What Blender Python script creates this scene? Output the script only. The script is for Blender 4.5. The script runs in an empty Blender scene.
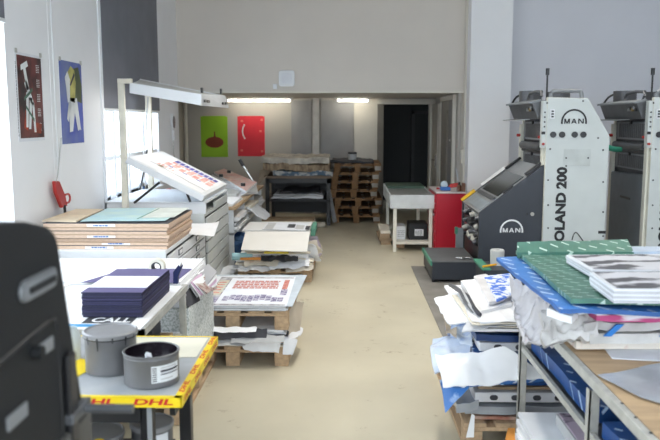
import bpy, bmesh, math, random
from mathutils import Vector, Matrix, noise, Euler
random.seed(7)
sc = bpy.context.scene
COL = sc.collection
PI = math.pi
# ------------------------------------------------------------------ camera geometry
FPX = 750.0; EYE = 1.75
TH = math.atan(100 / FPX); PH = math.atan(15 / FPX * math.cos(TH))
CF = Vector((-math.sin(PH) * math.cos(TH), math.cos(PH) * math.cos(TH), -math.sin(TH)))
CR = Vector((math.cos(PH), math.sin(PH), 0)); CU = CR.cross(CF)
def at(x, y, X=None, Y=None, Z=None):
    """point of the room seen at photo position (x, y) on the plane X=, Y= or Z="""
    d = CF + CR * ((x - 330) / FPX) + CU * ((220 - y) / FPX)
    t = X / d.x if X is not None else (Y / d.y if Y is not None else (Z - EYE) / d.z)
    return Vector((d.x * t, d.y * t, d.z * t + EYE))
cam = bpy.data.objects.new('camera', bpy.data.cameras.new('camera'))
COL.objects.link(cam); sc.camera = cam
cam.matrix_world = Matrix(((CR.x, CU.x, -CF.x, 0), (CR.y, CU.y, -CF.y, 0), (CR.z, CU.z, -CF.z, EYE), (0, 0, 0, 1)))
cam.data.sensor_width = 36; cam.data.lens = FPX / 660 * 36
cam.data.clip_start = 0.05; cam.data.clip_end = 200
cam.data.dof.use_dof = True; cam.data.dof.focus_distance = 5.6; cam.data.dof.aperture_fstop = 3.4

# ------------------------------------------------------------------ materials
MATS = {}
def nn(t, typ, **kw):
    n = t.nodes.new(typ)
    for k, v in kw.items(): setattr(n, k, v)
    return n
def M(name, c, rough=0.6, metal=0.0, var=0.08, vs=6.0, bump=0.0, bs=40.0, emit=0, stretch=None, trans=0, c2=None, lo=.35, hi=.65):
    if name in MATS: return MATS[name]
    m = bpy.data.materials.new(name); m.use_nodes = True; t = m.node_tree
    b = t.nodes['Principled BSDF']
    b.inputs['Roughness'].default_value = rough; b.inputs['Metallic'].default_value = metal
    tc = nn(t, 'ShaderNodeTexCoord'); mp = nn(t, 'ShaderNodeMapping')
    t.links.new(tc.outputs['Object'], mp.inputs[0])
    if stretch: mp.inputs['Scale'].default_value = stretch
    no = nn(t, 'ShaderNodeTexNoise'); no.inputs['Scale'].default_value = vs; no.inputs['Detail'].default_value = 5
    t.links.new(mp.outputs[0], no.inputs['Vector'])
    rp = nn(t, 'ShaderNodeValToRGB')
    e = rp.color_ramp.elements
    e[0].position = lo; e[1].position = hi
    d = c2 if c2 else tuple(x * (1 - var * 2) for x in c)
    e[0].color = (*d, 1); e[1].color = (*c, 1)
    t.links.new(no.outputs['Fac'], rp.inputs[0]); t.links.new(rp.outputs[0], b.inputs['Base Color'])
    if bump:
        n2 = nn(t, 'ShaderNodeTexNoise'); n2.inputs['Scale'].default_value = bs; n2.inputs['Detail'].default_value = 4
        t.links.new(mp.outputs[0], n2.inputs['Vector'])
        bp = nn(t, 'ShaderNodeBump'); bp.inputs['Strength'].default_value = bump; bp.inputs['Distance'].default_value = .01
        t.links.new(n2.outputs['Fac'], bp.inputs['Height']); t.links.new(bp.outputs[0], b.inputs['Normal'])
    if emit:
        b.inputs['Emission Color'].default_value = (*c, 1); b.inputs['Emission Strength'].default_value = emit
    if trans: b.inputs['Transmission Weight'].default_value = trans
    MATS[name] = m; return m
def dash(name, c, dc, sx=9, sy=16, ang=.5, fill=.55, th=.14, rough=.4, line=None):
    """wrapping paper with rows of short printed strokes"""
    if name in MATS: return MATS[name]
    m = M(name, c, rough, var=.12, vs=9, bump=.25, bs=14); t = m.node_tree; b = t.nodes['Principled BSDF']
    tc = nn(t, 'ShaderNodeTexCoord'); mp = nn(t, 'ShaderNodeMapping'); mp.inputs['Rotation'].default_value = (ang * 1.1, 0, ang)
    t.links.new(tc.outputs['Object'], mp.inputs[0]); sp = nn(t, 'ShaderNodeSeparateXYZ'); t.links.new(mp.outputs[0], sp.inputs[0])
    def ma(op, a, b_=None):
        n = nn(t, 'ShaderNodeMath', operation=op)
        for i, v in enumerate((a, b_)):
            if v is None: continue
            if isinstance(v, (int, float)): n.inputs[i].default_value = v
            else: t.links.new(v, n.inputs[i])
        return n.outputs[0]
    yy = ma('MULTIPLY', sp.outputs[1], sy); row = ma('FLOOR', yy)
    xx = ma('ADD', ma('MULTIPLY', sp.outputs[0], sx), ma('MULTIPLY', row, .37))
    k = ma('MULTIPLY', ma('LESS_THAN', ma('FRACT', yy), th), ma('LESS_THAN', ma('FRACT', xx), fill))
    mx = nn(t, 'ShaderNodeMix', data_type='RGBA'); src = b.inputs['Base Color'].links[0].from_socket
    last = src
    if line:
        k2 = ma('LESS_THAN', ma('FRACT', ma('MULTIPLY', sp.outputs[0], sx * 2.2)), .1)
        m0 = nn(t, 'ShaderNodeMix', data_type='RGBA'); t.links.new(k2, m0.inputs[0]); t.links.new(src, m0.inputs[6]); m0.inputs[7].default_value = (*line, 1); last = m0.outputs[2]
    t.links.new(k, mx.inputs[0]); t.links.new(last, mx.inputs[6]); mx.inputs[7].default_value = (*dc, 1)
    t.links.new(mx.outputs[2], b.inputs['Base Color'])
    return m
white = M('white_paper', (.86, .86, .87), .75, var=.02)
white2 = M('paper_cool', (.72, .74, .78), .75, var=.04)
cream = M('paper_cream', (.80, .74, .62), .8, var=.05)
greyp = M('paper_grey', (.50, .50, .50), .8, var=.08)
brownp = M('kraft_paper', (.42, .30, .19), .85, var=.12)
darkp = M('paper_dark', (.05, .05, .06), .7, var=.1)
bluep = M('paper_blue', (.05, .16, .45), .6, var=.1)
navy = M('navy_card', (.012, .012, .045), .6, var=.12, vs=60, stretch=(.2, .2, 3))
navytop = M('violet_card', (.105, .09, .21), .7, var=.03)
wood = M('pallet_wood', (.56, .39, .24), .85, var=.12, vs=5, bump=.15, bs=30, stretch=(6, 1, 6))
wood_d = M('old_pallet_wood', (.27, .15, .07), .9, var=.2, vs=9, stretch=(6, 1, 6))
ply = M('plywood', (.52, .36, .21), .6, var=.12, vs=3, stretch=(1, 6, 1))
peach = M('board_edge', (.66, .485, .36), .8, var=.08, vs=30, stretch=(1, 1, 4))
peach_d = M('board_edge_side', (.64, .47, .34), .85, var=.12, vs=30, stretch=(1, 1, 4))
cab_w = M('white_lacquer', (.74, .76, .78), .45, var=.02)
cab_g = M('cabinet_grey', (.55, .57, .56), .5, var=.03)
beige = M('beige_lacquer', (.74, .71, .62), .5, var=.03)
gap = M('gap_dark', (.02, .02, .02), .9, var=0)
steel = M('grey_steel', (.47, .46, .42), .5, .1, var=.1, vs=20)
chrome = M('chrome', (.7, .7, .7), .25, .9, var=.02)
slate = M('slate_paint', (.032, .038, .050), .45, var=.05, vs=3)
slate_l = M('slate_light', (.23, .25, .27), .45, var=.08)
mgrey = M('machine_grey', (.12, .125, .135), .4, .3, var=.1)
silver = M('silver_sheet', (.40, .42, .44), .38, .4, var=.06)
press_w = M('press_white', (.56, .60, .59), .4, var=.02)
press_c = M('press_cream', (.72, .71, .62), .5, var=.04)
black = M('black_plastic', (.012, .012, .014), .35, var=0)
blackp = M('black_paint', (.016, .016, .018), .4, var=.1)
red = M('red_paint', (.44, .008, .025), .35, var=.03)
redp = M('red_plastic', (.42, .025, .02), .4, var=.03)
yellow = M('yellow_tape', (.90, .66, .015), .45, var=.03)
tape_red = M('tape_red', (.58, .02, .02), .5, var=0)
green = M('green_edge', (.06, .26, .17), .5, var=.1)
tin = M('tin_grey', (.17, .17, .175), .45, .3, var=.06, vs=10)
tin_l = M('tin_lid', (.30, .30, .31), .45, .3, var=.06, vs=10)
ink = M('black_ink', (.012, .008, .012), .12, var=0, bump=.6, bs=30)
wrapb = dash('blue_wrap', (.06, .22, .62), (.62, .75, .92), 9, 16, .75, .5, .2)
wrapg = dash('green_wrap', (.075, .20, .15), (.50, .64, .58), 12, 22, .35, .45, .17, line=(.06, .18, .14))
tarp = dash('blue_tarp', (.015, .075, .26), (.45, .60, .78), 11, 15, .7, .3, .16, rough=.45)
bagm = M('white_bag', (.56, .545, .53), .35, var=.14, vs=7, bump=.5, bs=10)
film = M('clear_film', (.40, .42, .45), .2, var=.15, vs=4, bump=.5, bs=7)
pinkp = M('magenta_paper', (.52, .07, .22), .6, var=.15)
speck = M('speckled_bale', (.70, .72, .72), .85, c2=(.42, .46, .44), vs=70, lo=.42, hi=.55, bump=.5, bs=60)

# ------------------------------------------------------------------ mesh builder
class MB:
    def __init__(s): s.v = []; s.f = []; s.mi = []; s.ms = []
    def mat(s, m):
        if m not in s.ms: s.ms.append(m)
        return s.ms.index(m)
    def add(s, vs, fs, m):
        o = len(s.v); s.v += [Vector(p) for p in vs]; k = s.mat(m)
        for f in fs: s.f.append([i + o for i in f]); s.mi.append(k)
        return s
    def box(s, a, b, m, rot=None):
        """box from corner a to corner b (optionally rotated about its centre)"""
        x0, y0, z0 = a; x1, y1, z1 = b
        c = Vector(((x0 + x1) / 2, (y0 + y1) / 2, (z0 + z1) / 2))
        P = [Vector((x, y, z)) for z in (z0, z1) for x, y in ((x0, y0), (x1, y0), (x1, y1), (x0, y1))]
        if rot: R = Euler(rot).to_matrix(); P = [R @ (p - c) + c for p in P]
        return s.add(P, [(3, 2, 1, 0), (4, 5, 6, 7), (0, 1, 5, 4), (1, 2, 6, 5), (2, 3, 7, 6), (3, 0, 4, 7)], m)
    def slab(s, top, t, m, side=None, down=(0, 0, -1)):
        """polygon top (any 3-D points) thickened along down"""
        top = [Vector(p) for p in top]; d = Vector(down) * t; n = len(top)
        s.add(top + [p + d for p in top], [tuple(range(n))], m)
        o = len(s.v) - 2 * n; k = s.mat(side or m)
        s.f.append([o + n + i for i in reversed(range(n))]); s.mi.append(k)
        for i in range(n):
            j = (i + 1) % n; s.f.append([o + i, o + n + i, o + n + j, o + j]); s.mi.append(k)
        return s
    def cyl(s, p0, p1, r, m, seg=20, r2=None, cap=True):
        p0 = Vector(p0); p1 = Vector(p1); r2 = r if r2 is None else r2
        q = (p1 - p0).to_track_quat('Z', 'Y'); vs = []
        for p, rr in ((p0, r), (p1, r2)):
            for i in range(seg):
                a = 2 * PI * i / seg; vs.append(p + q @ Vector((rr * math.cos(a), rr * math.sin(a), 0)))
        fs = [(i, (i + 1) % seg, seg + (i + 1) % seg, seg + i) for i in range(seg)]
        if cap: fs += [tuple(reversed(range(seg))), tuple(range(seg, 2 * seg))]
        return s.add(vs, fs, m)
    def lathe(s, prof, c, m, seg=40):
        c = Vector(c); vs = []; n = len(prof)
        for r, z in prof:
            for i in range(seg):
                a = 2 * PI * i / seg; vs.append(c + Vector((r * math.cos(a), r * math.sin(a), z)))
        fs = [(k * seg + i, k * seg + (i + 1) % seg, (k + 1) * seg + (i + 1) % seg, (k + 1) * seg + i) for k in range(n - 1) for i in range(seg)]
        return s.add(vs, fs, m)
    def tube(s, pts, r, m, seg=10, smooth=3):
        pts = [Vector(p) for p in pts]
        if smooth and len(pts) > 2:
            out = []
            for i in range(len(pts) - 1):
                a = pts[max(i - 1, 0)]; b = pts[i]; c = pts[i + 1]; d = pts[min(i + 2, len(pts) - 1)]
                for k in range(smooth):
                    t = k / smooth
                    out.append(.5 * ((2 * b) + (c - a) * t + (2 * a - 5 * b + 4 * c - d) * t * t + (3 * b - a - 3 * c + d) * t ** 3))
            pts = out + [pts[-1]]
        vs = []; n = len(pts)
        for i, p in enumerate(pts):
            d = (pts[min(i + 1, n - 1)] - pts[max(i - 1, 0)]).normalized()
            u = d.cross(Vector((0.13, .2, 1)) if abs(d.z) < .95 else Vector((1, 0, 0))).normalized(); w = d.cross(u)
            for k in range(seg):
                a = 2 * PI * k / seg; vs.append(p + (u * math.cos(a) + w * math.sin(a)) * r)
        fs = [(i * seg + k, i * seg + (k + 1) % seg, (i + 1) * seg + (k + 1) % seg, (i + 1) * seg + k) for i in range(n - 1) for k in range(seg)]
        fs += [tuple(reversed(range(seg))), tuple(range((n - 1) * seg, n * seg))]
        return s.add(vs, fs, m)
    def grid(s, fn, nx, ny, t, m, side=None, down=(0, 0, -1)):
        d = Vector(down) * t
        top = [Vector(fn(i / nx, j / ny)) for j in range(ny + 1) for i in range(nx + 1)]; n = len(top); w = nx + 1
        fs = [(j * w + i, j * w + i + 1, (j + 1) * w + i + 1, (j + 1) * w + i) for j in range(ny) for i in range(nx)]
        fs += [tuple(reversed([k + n for k in f])) for f in fs]
        s.add(top + [p + d for p in top], fs, m)
        o = len(s.v) - 2 * n; k = s.mat(side or m)
        ring = [i for i in range(nx)] + [j * w + nx for j in range(ny)] + [ny * w + i for i in range(nx, 0, -1)] + [j * w for j in range(ny, 0, -1)]
        for a, b in zip(ring, ring[1:] + ring[:1]): s.f.append([o + a, o + a + n, o + b + n, o + b]); s.mi.append(k)
        return s
    def text(s, txt, m, o, right, up, h, w=None, depth=.002, bold=.02, skew=0):
        cu = bpy.data.curves.new('t', 'FONT'); cu.body = txt; cu.offset = bold; cu.resolution_u = 3
        ob = bpy.data.objects.new('t', cu); COL.objects.link(ob)
        dg = bpy.context.evaluated_depsgraph_get(); me = bpy.data.meshes.new_from_object(ob.evaluated_get(dg))
        xs = [v.co.x for v in me.vertices]; ys = [v.co.y for v in me.vertices]
        x0, x1, y0, y1 = min(xs), max(xs), min(ys), max(ys); ky = h / (y1 - y0); kx = (w / (x1 - x0)) if w else ky
        right = Vector(right).normalized(); up = Vector(up).normalized(); nrm = right.cross(up); o = Vector(o)
        P = [o + right * ((v.co.x - x0) * kx + skew * (v.co.y - y0) * ky) + up * ((v.co.y - y0) * ky) + nrm * depth for v in me.vertices]
        s.add(P, [tuple(p.vertices) for p in me.polygons], m)
        bpy.data.objects.remove(ob); bpy.data.curves.remove(cu); bpy.data.meshes.remove(me)
        return s
    def quad(s, o, right, up, w, h, m, lift=.001):
        """flat print on a surface: o is its lower left corner"""
        o = Vector(o); r = Vector(right).normalized(); u = Vector(up).normalized(); n = r.cross(u) * lift
        return s.add([o + n, o + r * w + n, o + r * w + u * h + n, o + u * h + n], [(0, 1, 2, 3)], m)
    def poly(s, o, right, up, pts, m, lift=.001):
        o = Vector(o); r = Vector(right).normalized(); u = Vector(up).normalized(); n = r.cross(u) * lift
        return s.add([o + r * x + u * y + n for x, y in pts], [tuple(range(len(pts)))], m)
    def build(s, name, root=None, bevel=0, smooth=False, fixn=False):
        me = bpy.data.meshes.new(name); off = root.location if root is not None else Vector()
        if root is None:
            xs = [p.x for p in s.v]; ys = [p.y for p in s.v]; zs = [p.z for p in s.v]
            off = Vector(((min(xs) + max(xs)) / 2, (min(ys) + max(ys)) / 2, min(zs)))
        elif root.parent: off = root.parent.location + root.location
        me.from_pydata([tuple(p - off) for p in s.v], [], s.f)
        for m in s.ms: me.materials.append(m)
        for p, k in zip(me.polygons, s.mi): p.material_index = k; p.use_smooth = smooth
        me.update()
        if fixn:
            bm = bmesh.new(); bm.from_mesh(me); bmesh.ops.recalc_face_normals(bm, faces=bm.faces); bm.to_mesh(me); bm.free()
        if smooth:
            try: me.set_sharp_from_angle(angle=math.radians(38))
            except Exception: pass
        o = bpy.data.objects.new(name, me); COL.objects.link(o)
        if root is None: o.location = off
        else: o.parent = root
        if bevel:
            b = o.modifiers.new('bevel', 'BEVEL'); b.width = bevel; b.segments = 2; b.limit_method = 'ANGLE'
        return o
def tag(o, label, cat, group=None, kind=None):
    o['label'] = label; o['category'] = cat
    if group: o['group'] = group
    if kind: o['kind'] = kind
    return o
def thing(name, label, cat, loc, group=None):
    o = bpy.data.objects.new(name, None); COL.objects.link(o); o.location = loc; o.empty_display_size = .1
    return tag(o, label, cat, group)
def struct(mb, name, bevel=0, parent=None):
    o = mb.build(name, parent, bevel=bevel)
    if parent is None: o['kind'] = 'structure'
    return o
def dup(root, loc, label, rz=0, group=None):
    r = root.copy(); COL.objects.link(r); r.location = loc; r.rotation_euler = (0, 0, rz); r['label'] = label
    if group: r['group'] = group
    for ch in list(root.children):
        c = ch.copy(); COL.objects.link(c); c.parent = r
        for g in ch.children: d = g.copy(); COL.objects.link(d); d.parent = c
    return r
def V(*a): return Vector(a)
def lerp(a, b, t): return a + (b - a) * t
def bil(c, amp=0, fr=4, seed=0, sag=None):
    """bilinear patch through corners c (00, 10, 11, 01) with crumple noise"""
    c = [Vector(p) for p in c]
    def fn(u, v):
        p = lerp(lerp(c[0], c[1], u), lerp(c[3], c[2], u), v)
        q = Vector((p.x * fr + seed * 3.1, p.y * fr, p.z * fr + seed))
        p = p + Vector((noise.noise(q) * .5, noise.noise(q + Vector((7, 3, 1))) * .5, noise.noise(q + Vector((1, 9, 4))) + .5 * noise.noise(q * 2.7))) * amp
        if sag: p.z += sag(u, v)
        return p
    return fn
def pile(mb, x0, x1, y0, y1, z0, z1, n, mats, jit=.02, thick=None, rag=0.0, wav=0.0):
    """n sheets or thin packs lying on one another, slightly out of line"""
    z = z0
    ws = [random.uniform(.5, 1.5) for _ in range(n)]; k = (z1 - z0) / sum(ws)
    for i in range(n):
        t = ws[i] * k; m = mats[random.randrange(len(mats))]
        a = x0 + random.uniform(-jit, jit) + rag * random.random(); b = x1 + random.uniform(-jit, jit) - rag * random.random() * .6
        c = y0 + random.uniform(-jit, jit) + rag * random.random() * .4; d = y1 + random.uniform(-jit, jit)
        r = random.uniform(-.02, .02) * (jit / .02)
        if wav:
            P = [V(a, c - r, z + t), V(b, c + r, z + t), V(b + r, d, z + t), V(a - r, d, z + t)]
            mb.grid(bil(P, wav, 5, i), 10, 4, t * .9, m)
        else: mb.box((a, c, z), (b, d, z + t * .96), m, rot=(0, 0, r))
        z += t
    return mb
def lines(mb, o, right, up, w, h, rows, m, per=6, fillr=.7):
    """rows of illegible small print"""
    o = Vector(o); r = Vector(right).normalized(); u = Vector(up).normalized()
    for j in range(rows):
        x = 0
        while x < w * .97:
            ww = random.uniform(.4, 1.4) * w / per
            ww = min(ww, w - x)
            mb.quad(o + r * x + u * (h * j / rows), r, u, ww * .82, h / rows * fillr, m, .0015); x += ww
X3, Y3, Z3 = V(1, 0, 0), V(0, 1, 0), V(0, 0, 1)

# ================================================================== THE ROOM
floor_m = M('floor_screed', (.59, .54, .415), .26, var=.07, vs=1.3, bump=.04, bs=3)
t = floor_m.node_tree; b = t.nodes['Principled BSDF']
rn = nn(t, 'ShaderNodeTexNoise'); rn.inputs['Scale'].default_value = 2.2; rn.inputs['Detail'].default_value = 7
rr = nn(t, 'ShaderNodeMapRange'); rr.inputs[3].default_value = .22; rr.inputs[4].default_value = .5
tc = nn(t, 'ShaderNodeTexCoord'); t.links.new(tc.outputs['Object'], rn.inputs['Vector'])
t.links.new(rn.outputs['Fac'], rr.inputs[0]); t.links.new(rr.outputs[0], b.inputs['Roughness'])
vo = nn(t, 'ShaderNodeTexNoise'); vo.inputs['Scale'].default_value = 5.5; vo.inputs['Detail'].default_value = 9; vo.inputs['Roughness'].default_value = .75
t.links.new(tc.outputs['Object'], vo.inputs['Vector'])
rp2 = nn(t, 'ShaderNodeValToRGB'); rp2.color_ramp.elements[0].position = .32; rp2.color_ramp.elements[1].position = .40
rp2.color_ramp.elements[0].color = (.62, .56, .48, 1); rp2.color_ramp.elements[1].color = (1, 1, 1, 1)
t.links.new(vo.outputs['Fac'], rp2.inputs[0])
mu = nn(t, 'ShaderNodeMix', data_type='RGBA', blend_type='MULTIPLY'); mu.inputs[0].default_value = 1
t.links.new(b.inputs['Base Color'].links[0].from_socket, mu.inputs[6]); t.links.new(rp2.outputs[0], mu.inputs[7]); t.links.new(mu.outputs[2], b.inputs['Base Color'])
wall_m = M('wall_paint', (.82, .825, .84), .8, var=.015, vs=2)
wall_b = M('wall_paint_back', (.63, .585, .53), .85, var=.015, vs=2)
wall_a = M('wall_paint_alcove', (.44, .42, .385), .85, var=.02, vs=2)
wall_g = M('grey_panel', (.33, .33, .33), .7, var=.03)
wall_r = M('wall_paint_right', (.68, .69, .735), .8, var=.015, vs=2)
ceil_m = M('ceiling_paint', (.75, .75, .74), .9, var=.01)
trim_m = M('trim_paint', (.66, .63, .56), .6, var=.02)
FL = MB().box((-3.4, -3, -.1), (6.6, 18, 0), floor_m); struct(FL, 'floor')
ZC = 4.3
def wall_x(x0, x1, y0, y1, holes, m):
    mb = MB(); y = y0
    for a, b_, za, zb in holes:
        mb.box((x0, y, 0), (x1, a, ZC), m); mb.box((x0, a, 0), (x1, b_, za), m); mb.box((x0, a, zb), (x1, b_, ZC), m); y = b_
    mb.box((x0, y, 0), (x1, y1, ZC), m); return mb
LW = [(-2.2, -.4, .9, 3.5), (.6, 2.6, .9, 3.5), (3.3, 5.47, .9, 3.9), (7.62, 9.88, .9, 3.9)]
struct(wall_x(-2.75, -2.45, -3, 11.1, LW, wall_m), 'wall_left')
struct(MB().box((6.3, -3, 0), (6.6, 11.3, ZC), wall_r), 'wall_right')
struct(MB().box((2.325, 11.1, 0), (6.6, 11.3, ZC), wall_r), 'wall_back')
struct(MB().box((-2.75, 11.1, 2.15), (1.75, 11.3, ZC), wall_b), 'wall_upper')
struct(MB().box((1.75, 10.72, 0), (2.325, 11.3, ZC), wall_m), 'wall_column')
struct(MB().box((1.725, 11.0, 0), (1.75, 11.3, 3.9), trim_m), 'trim_1')
wf = MB(); wf.box((-2.75, -3.2, 0), (6.6, -3, .9), wall_m); wf.box((-2.75, -3.2, 3.6), (6.6, -3, ZC), wall_m)
for a, b_ in ((-2.75, -1.9), (.4, .9), (3.1, 3.6), (5.8, 6.6)): wf.box((a, -3.2, .9), (b_, -3, 3.6), wall_m)
struct(wf, 'wall_front')
struct(MB().box((-2.75, -3.2, ZC), (6.6, 11.3, ZC + .2), ceil_m), 'ceiling')
struct(MB().box((-3.2, 11.3, 2.15), (1.95, 14.3, 2.3), wall_b), 'ceiling')
struct(MB().box((-2.75, 11.06, 2.14), (1.73, 11.12, 2.17), trim_m), 'trim_2')
# alcove
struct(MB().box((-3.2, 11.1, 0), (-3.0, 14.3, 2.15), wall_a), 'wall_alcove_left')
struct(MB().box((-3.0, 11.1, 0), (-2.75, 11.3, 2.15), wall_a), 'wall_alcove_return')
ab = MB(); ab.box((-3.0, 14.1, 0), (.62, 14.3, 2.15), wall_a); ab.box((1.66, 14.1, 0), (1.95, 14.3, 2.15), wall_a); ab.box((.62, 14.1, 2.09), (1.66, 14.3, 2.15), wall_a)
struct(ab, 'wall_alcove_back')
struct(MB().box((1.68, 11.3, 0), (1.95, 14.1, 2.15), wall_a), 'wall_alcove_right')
struct(MB().box((-.60, 13.96, 0), (-.48, 14.1, 2.15), M('post_white', (.66, .64, .60), .6)), 'trim_3')
struct(MB().box((-1.0, 14.06, 0), (-.62, 14.1, 2.11), wall_g), 'trim_4')
struct(MB().box((-.44, 14.05, 0), (.16, 14.1, 2.11), wall_g), 'trim_5')
struct(MB().box((.17, 14.06, 0), (.60, 14.1, 2.13), trim_m), 'trim_6')
# door 1 : dark corridor behind
d = MB(); d.box((.60, 14.02, 0), (.715, 14.3, 2.06), M('door_jamb_shade', (.20, .18, .15), .6)); d.box((1.57, 14.0, 0), (1.67, 14.3, 2.06), trim_m); d.box((.60, 14.0, 2.04), (1.67, 14.3, 2.13), trim_m)  # left jamb gets a dimmer colour than the trim, shade painted in
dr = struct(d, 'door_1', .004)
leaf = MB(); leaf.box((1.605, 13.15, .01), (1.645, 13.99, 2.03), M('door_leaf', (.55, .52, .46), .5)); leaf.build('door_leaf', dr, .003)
hd = MB(); hd.tube([(1.60, 13.28, 1.05), (1.55, 13.28, 1.05), (1.55, 13.40, 1.05)], .011, chrome); hd.box((1.59, 13.25, .93), (1.60, 13.31, 1.13), chrome); hd.build('door_handle', dr)
cm = M('corridor_wall_shade', (.009, .010, .010), .9)  # near-black colour paints in the darkness of the unlit corridor
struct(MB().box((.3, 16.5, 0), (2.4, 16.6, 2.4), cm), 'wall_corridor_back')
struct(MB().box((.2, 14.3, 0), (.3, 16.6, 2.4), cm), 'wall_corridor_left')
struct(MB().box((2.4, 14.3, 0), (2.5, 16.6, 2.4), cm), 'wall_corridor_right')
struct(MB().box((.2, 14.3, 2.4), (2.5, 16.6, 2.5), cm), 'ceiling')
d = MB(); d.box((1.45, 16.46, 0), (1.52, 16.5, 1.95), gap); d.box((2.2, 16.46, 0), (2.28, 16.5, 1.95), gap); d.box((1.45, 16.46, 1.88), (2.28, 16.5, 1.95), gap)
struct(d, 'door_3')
# door 2 in the right wall of the alcove
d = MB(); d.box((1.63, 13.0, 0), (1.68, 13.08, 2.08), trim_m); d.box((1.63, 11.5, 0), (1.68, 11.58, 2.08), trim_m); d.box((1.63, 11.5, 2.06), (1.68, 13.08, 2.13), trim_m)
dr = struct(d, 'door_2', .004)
l2 = MB(); l2.box((1.65, 12.1, .01), (1.68, 13.0, 2.06), M('door_leaf_shade', (.30, .28, .25), .5)); l2.box((1.64, 12.2, .2), (1.652, 12.9, 1.9), M('door_leaf_shade', (.5, .5, .5)))  # darkened leaf colour stands in for the shade of the recess
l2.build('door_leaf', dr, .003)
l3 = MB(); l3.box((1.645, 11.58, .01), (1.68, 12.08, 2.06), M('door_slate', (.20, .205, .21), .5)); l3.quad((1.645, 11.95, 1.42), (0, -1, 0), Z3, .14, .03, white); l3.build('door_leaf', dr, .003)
# corner pipe + wall bits
struct(MB().cyl((-2.95, 13.95, 0), (-2.95, 13.95, 2.15), .035, trim_m), 'trim_7')
sw = MB(); sw.box((1.70, 11.02, 1.12), (1.725, 11.10, 1.32), beige); sw.quad((1.70, 11.08, 1.18), (0, -1, 0), Z3, .04, .08, white2)
tag(sw.build('light_switch', bevel=.004), 'beige switch plate on the edge of the white column', 'switch')

# windows on the left wall
sky_frame = M('window_frame_white', (.80, .82, .85), .5, var=.01)
glass = bpy.data.materials.new('window_glass'); glass.use_nodes = True; t = glass.node_tree; t.nodes.clear()
o_ = nn(t, 'ShaderNodeOutputMaterial'); mx = nn(t, 'ShaderNodeMixShader'); mx.inputs[0].default_value = .08
tr = nn(t, 'ShaderNodeBsdfTransparent'); gl = nn(t, 'ShaderNodeBsdfGlossy'); gl.inputs['Roughness'].default_value = .02
t.links.new(tr.outputs[0], mx.inputs[1]); t.links.new(gl.outputs[0], mx.inputs[2]); t.links.new(mx.outputs[0], o_.inputs[0])
for k, (a, b_, za, zb) in enumerate(LW):
    f = MB()
    for y in (a, b_ - .06): f.box((-2.70, y, za), (-2.60, y + .06, zb), sky_frame)
    for z in (za, zb - .06): f.box((-2.70, a, z), (-2.60, b_, z + .06), sky_frame)
    n = 3
    for i in range(1, n): y = a + (b_ - a) * i / n; f.box((-2.68, y - .035, za), (-2.62, y + .035, zb), sky_frame)
    f.box((-2.68, a, za + .5), (-2.62, b_, za + .55), sky_frame)
    w = struct(f, 'window_%d' % (k + 1), .004)
    if k == 3:
        for y in (8.02, 8.55, 9.2): MB().box((-2.53, y, za), (-2.47, y + .05, 2.2), sky_frame).build('mullion', w, .004)
        MB().box((-2.52, a, 1.33), (-2.48, b_, 1.37), sky_frame).build('glazing_bar', w)
    MB().box((-2.652, a + .05, za + .05), (-2.648, b_ - .05, zb - .05), glass).build('pane', w)
    MB().box((-2.62, a, za - .03), (-2.40, b_, za), sky_frame).build('window_sill', w, .004)
blind_m = M('blind_fabric', (.19, .195, .225), .85, var=.05, vs=3)
for (a, b_, z, lab) in ((7.64, 9.93, 1.84, 'dark grey roller blind half drawn over the window behind the lamp'), (3.2, 5.47, 2.44, 'dark grey roller blind at the far left edge above the poster wall')):
    t_ = thing('roller_blind', lab, 'blind', (-2.5, (a + b_) / 2, z), 'roller blinds')
    MB().box((-2.445, a, z + .03), (-2.439, b_, 4.2), blind_m).build('fabric', t_)
    MB().box((-2.449, a, z), (-2.432, b_, z + .03), cab_w).build('bottom_rail', t_, .004)
struct(MB().box((-2.455, 7.56, 0), (-2.435, 7.62, 3.9), sky_frame), 'trim_8')
cur = bpy.data.materials.new('sheer_curtain'); cur.use_nodes = True; t = cur.node_tree; t.nodes.clear()
o_ = nn(t, 'ShaderNodeOutputMaterial'); mx = nn(t, 'ShaderNodeMixShader'); mx.inputs[0].default_value = .78
tr = nn(t, 'ShaderNodeBsdfTransparent'); ms_ = nn(t, 'ShaderNodeMixShader'); ms_.inputs[0].default_value = .35
d1 = nn(t, 'ShaderNodeBsdfTranslucent'); d1.inputs[0].default_value = (.86, .92, .98, 1); d2 = nn(t, 'ShaderNodeBsdfDiffuse'); d2.inputs[0].default_value = (.85, .88, .92, 1)
t.links.new(d1.outputs[0], ms_.inputs[1]); t.links.new(d2.outputs[0], ms_.inputs[2]); t.links.new(tr.outputs[0], mx.inputs[1]); t.links.new(ms_.outputs[0], mx.inputs[2]); t.links.new(mx.outputs[0], o_.inputs[0])
t_ = thing('sheer_curtain', 'sheer white curtain glowing below the grey blind behind the lamp', 'curtain', (-2.55, 8.75, .95))
mb = MB(); N = 90
cv = [V(-2.565 + .02 * math.sin(i * .9) + .012 * math.sin(i * .37), 7.66 + i * 2.16 / N, 0) for i in range(N + 1)]
mb.add([c + V(0, 0, z) for z in (.92, 2.2) for c in cv], [(i, i + 1, N + 2 + i, N + 1 + i) for i in range(N)], cur); mb.build('fabric', t_, smooth=True)
MB().cyl((-2.565, 7.64, 2.21), (-2.565, 9.86, 2.21), .012, chrome).build('rod', t_)
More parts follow.
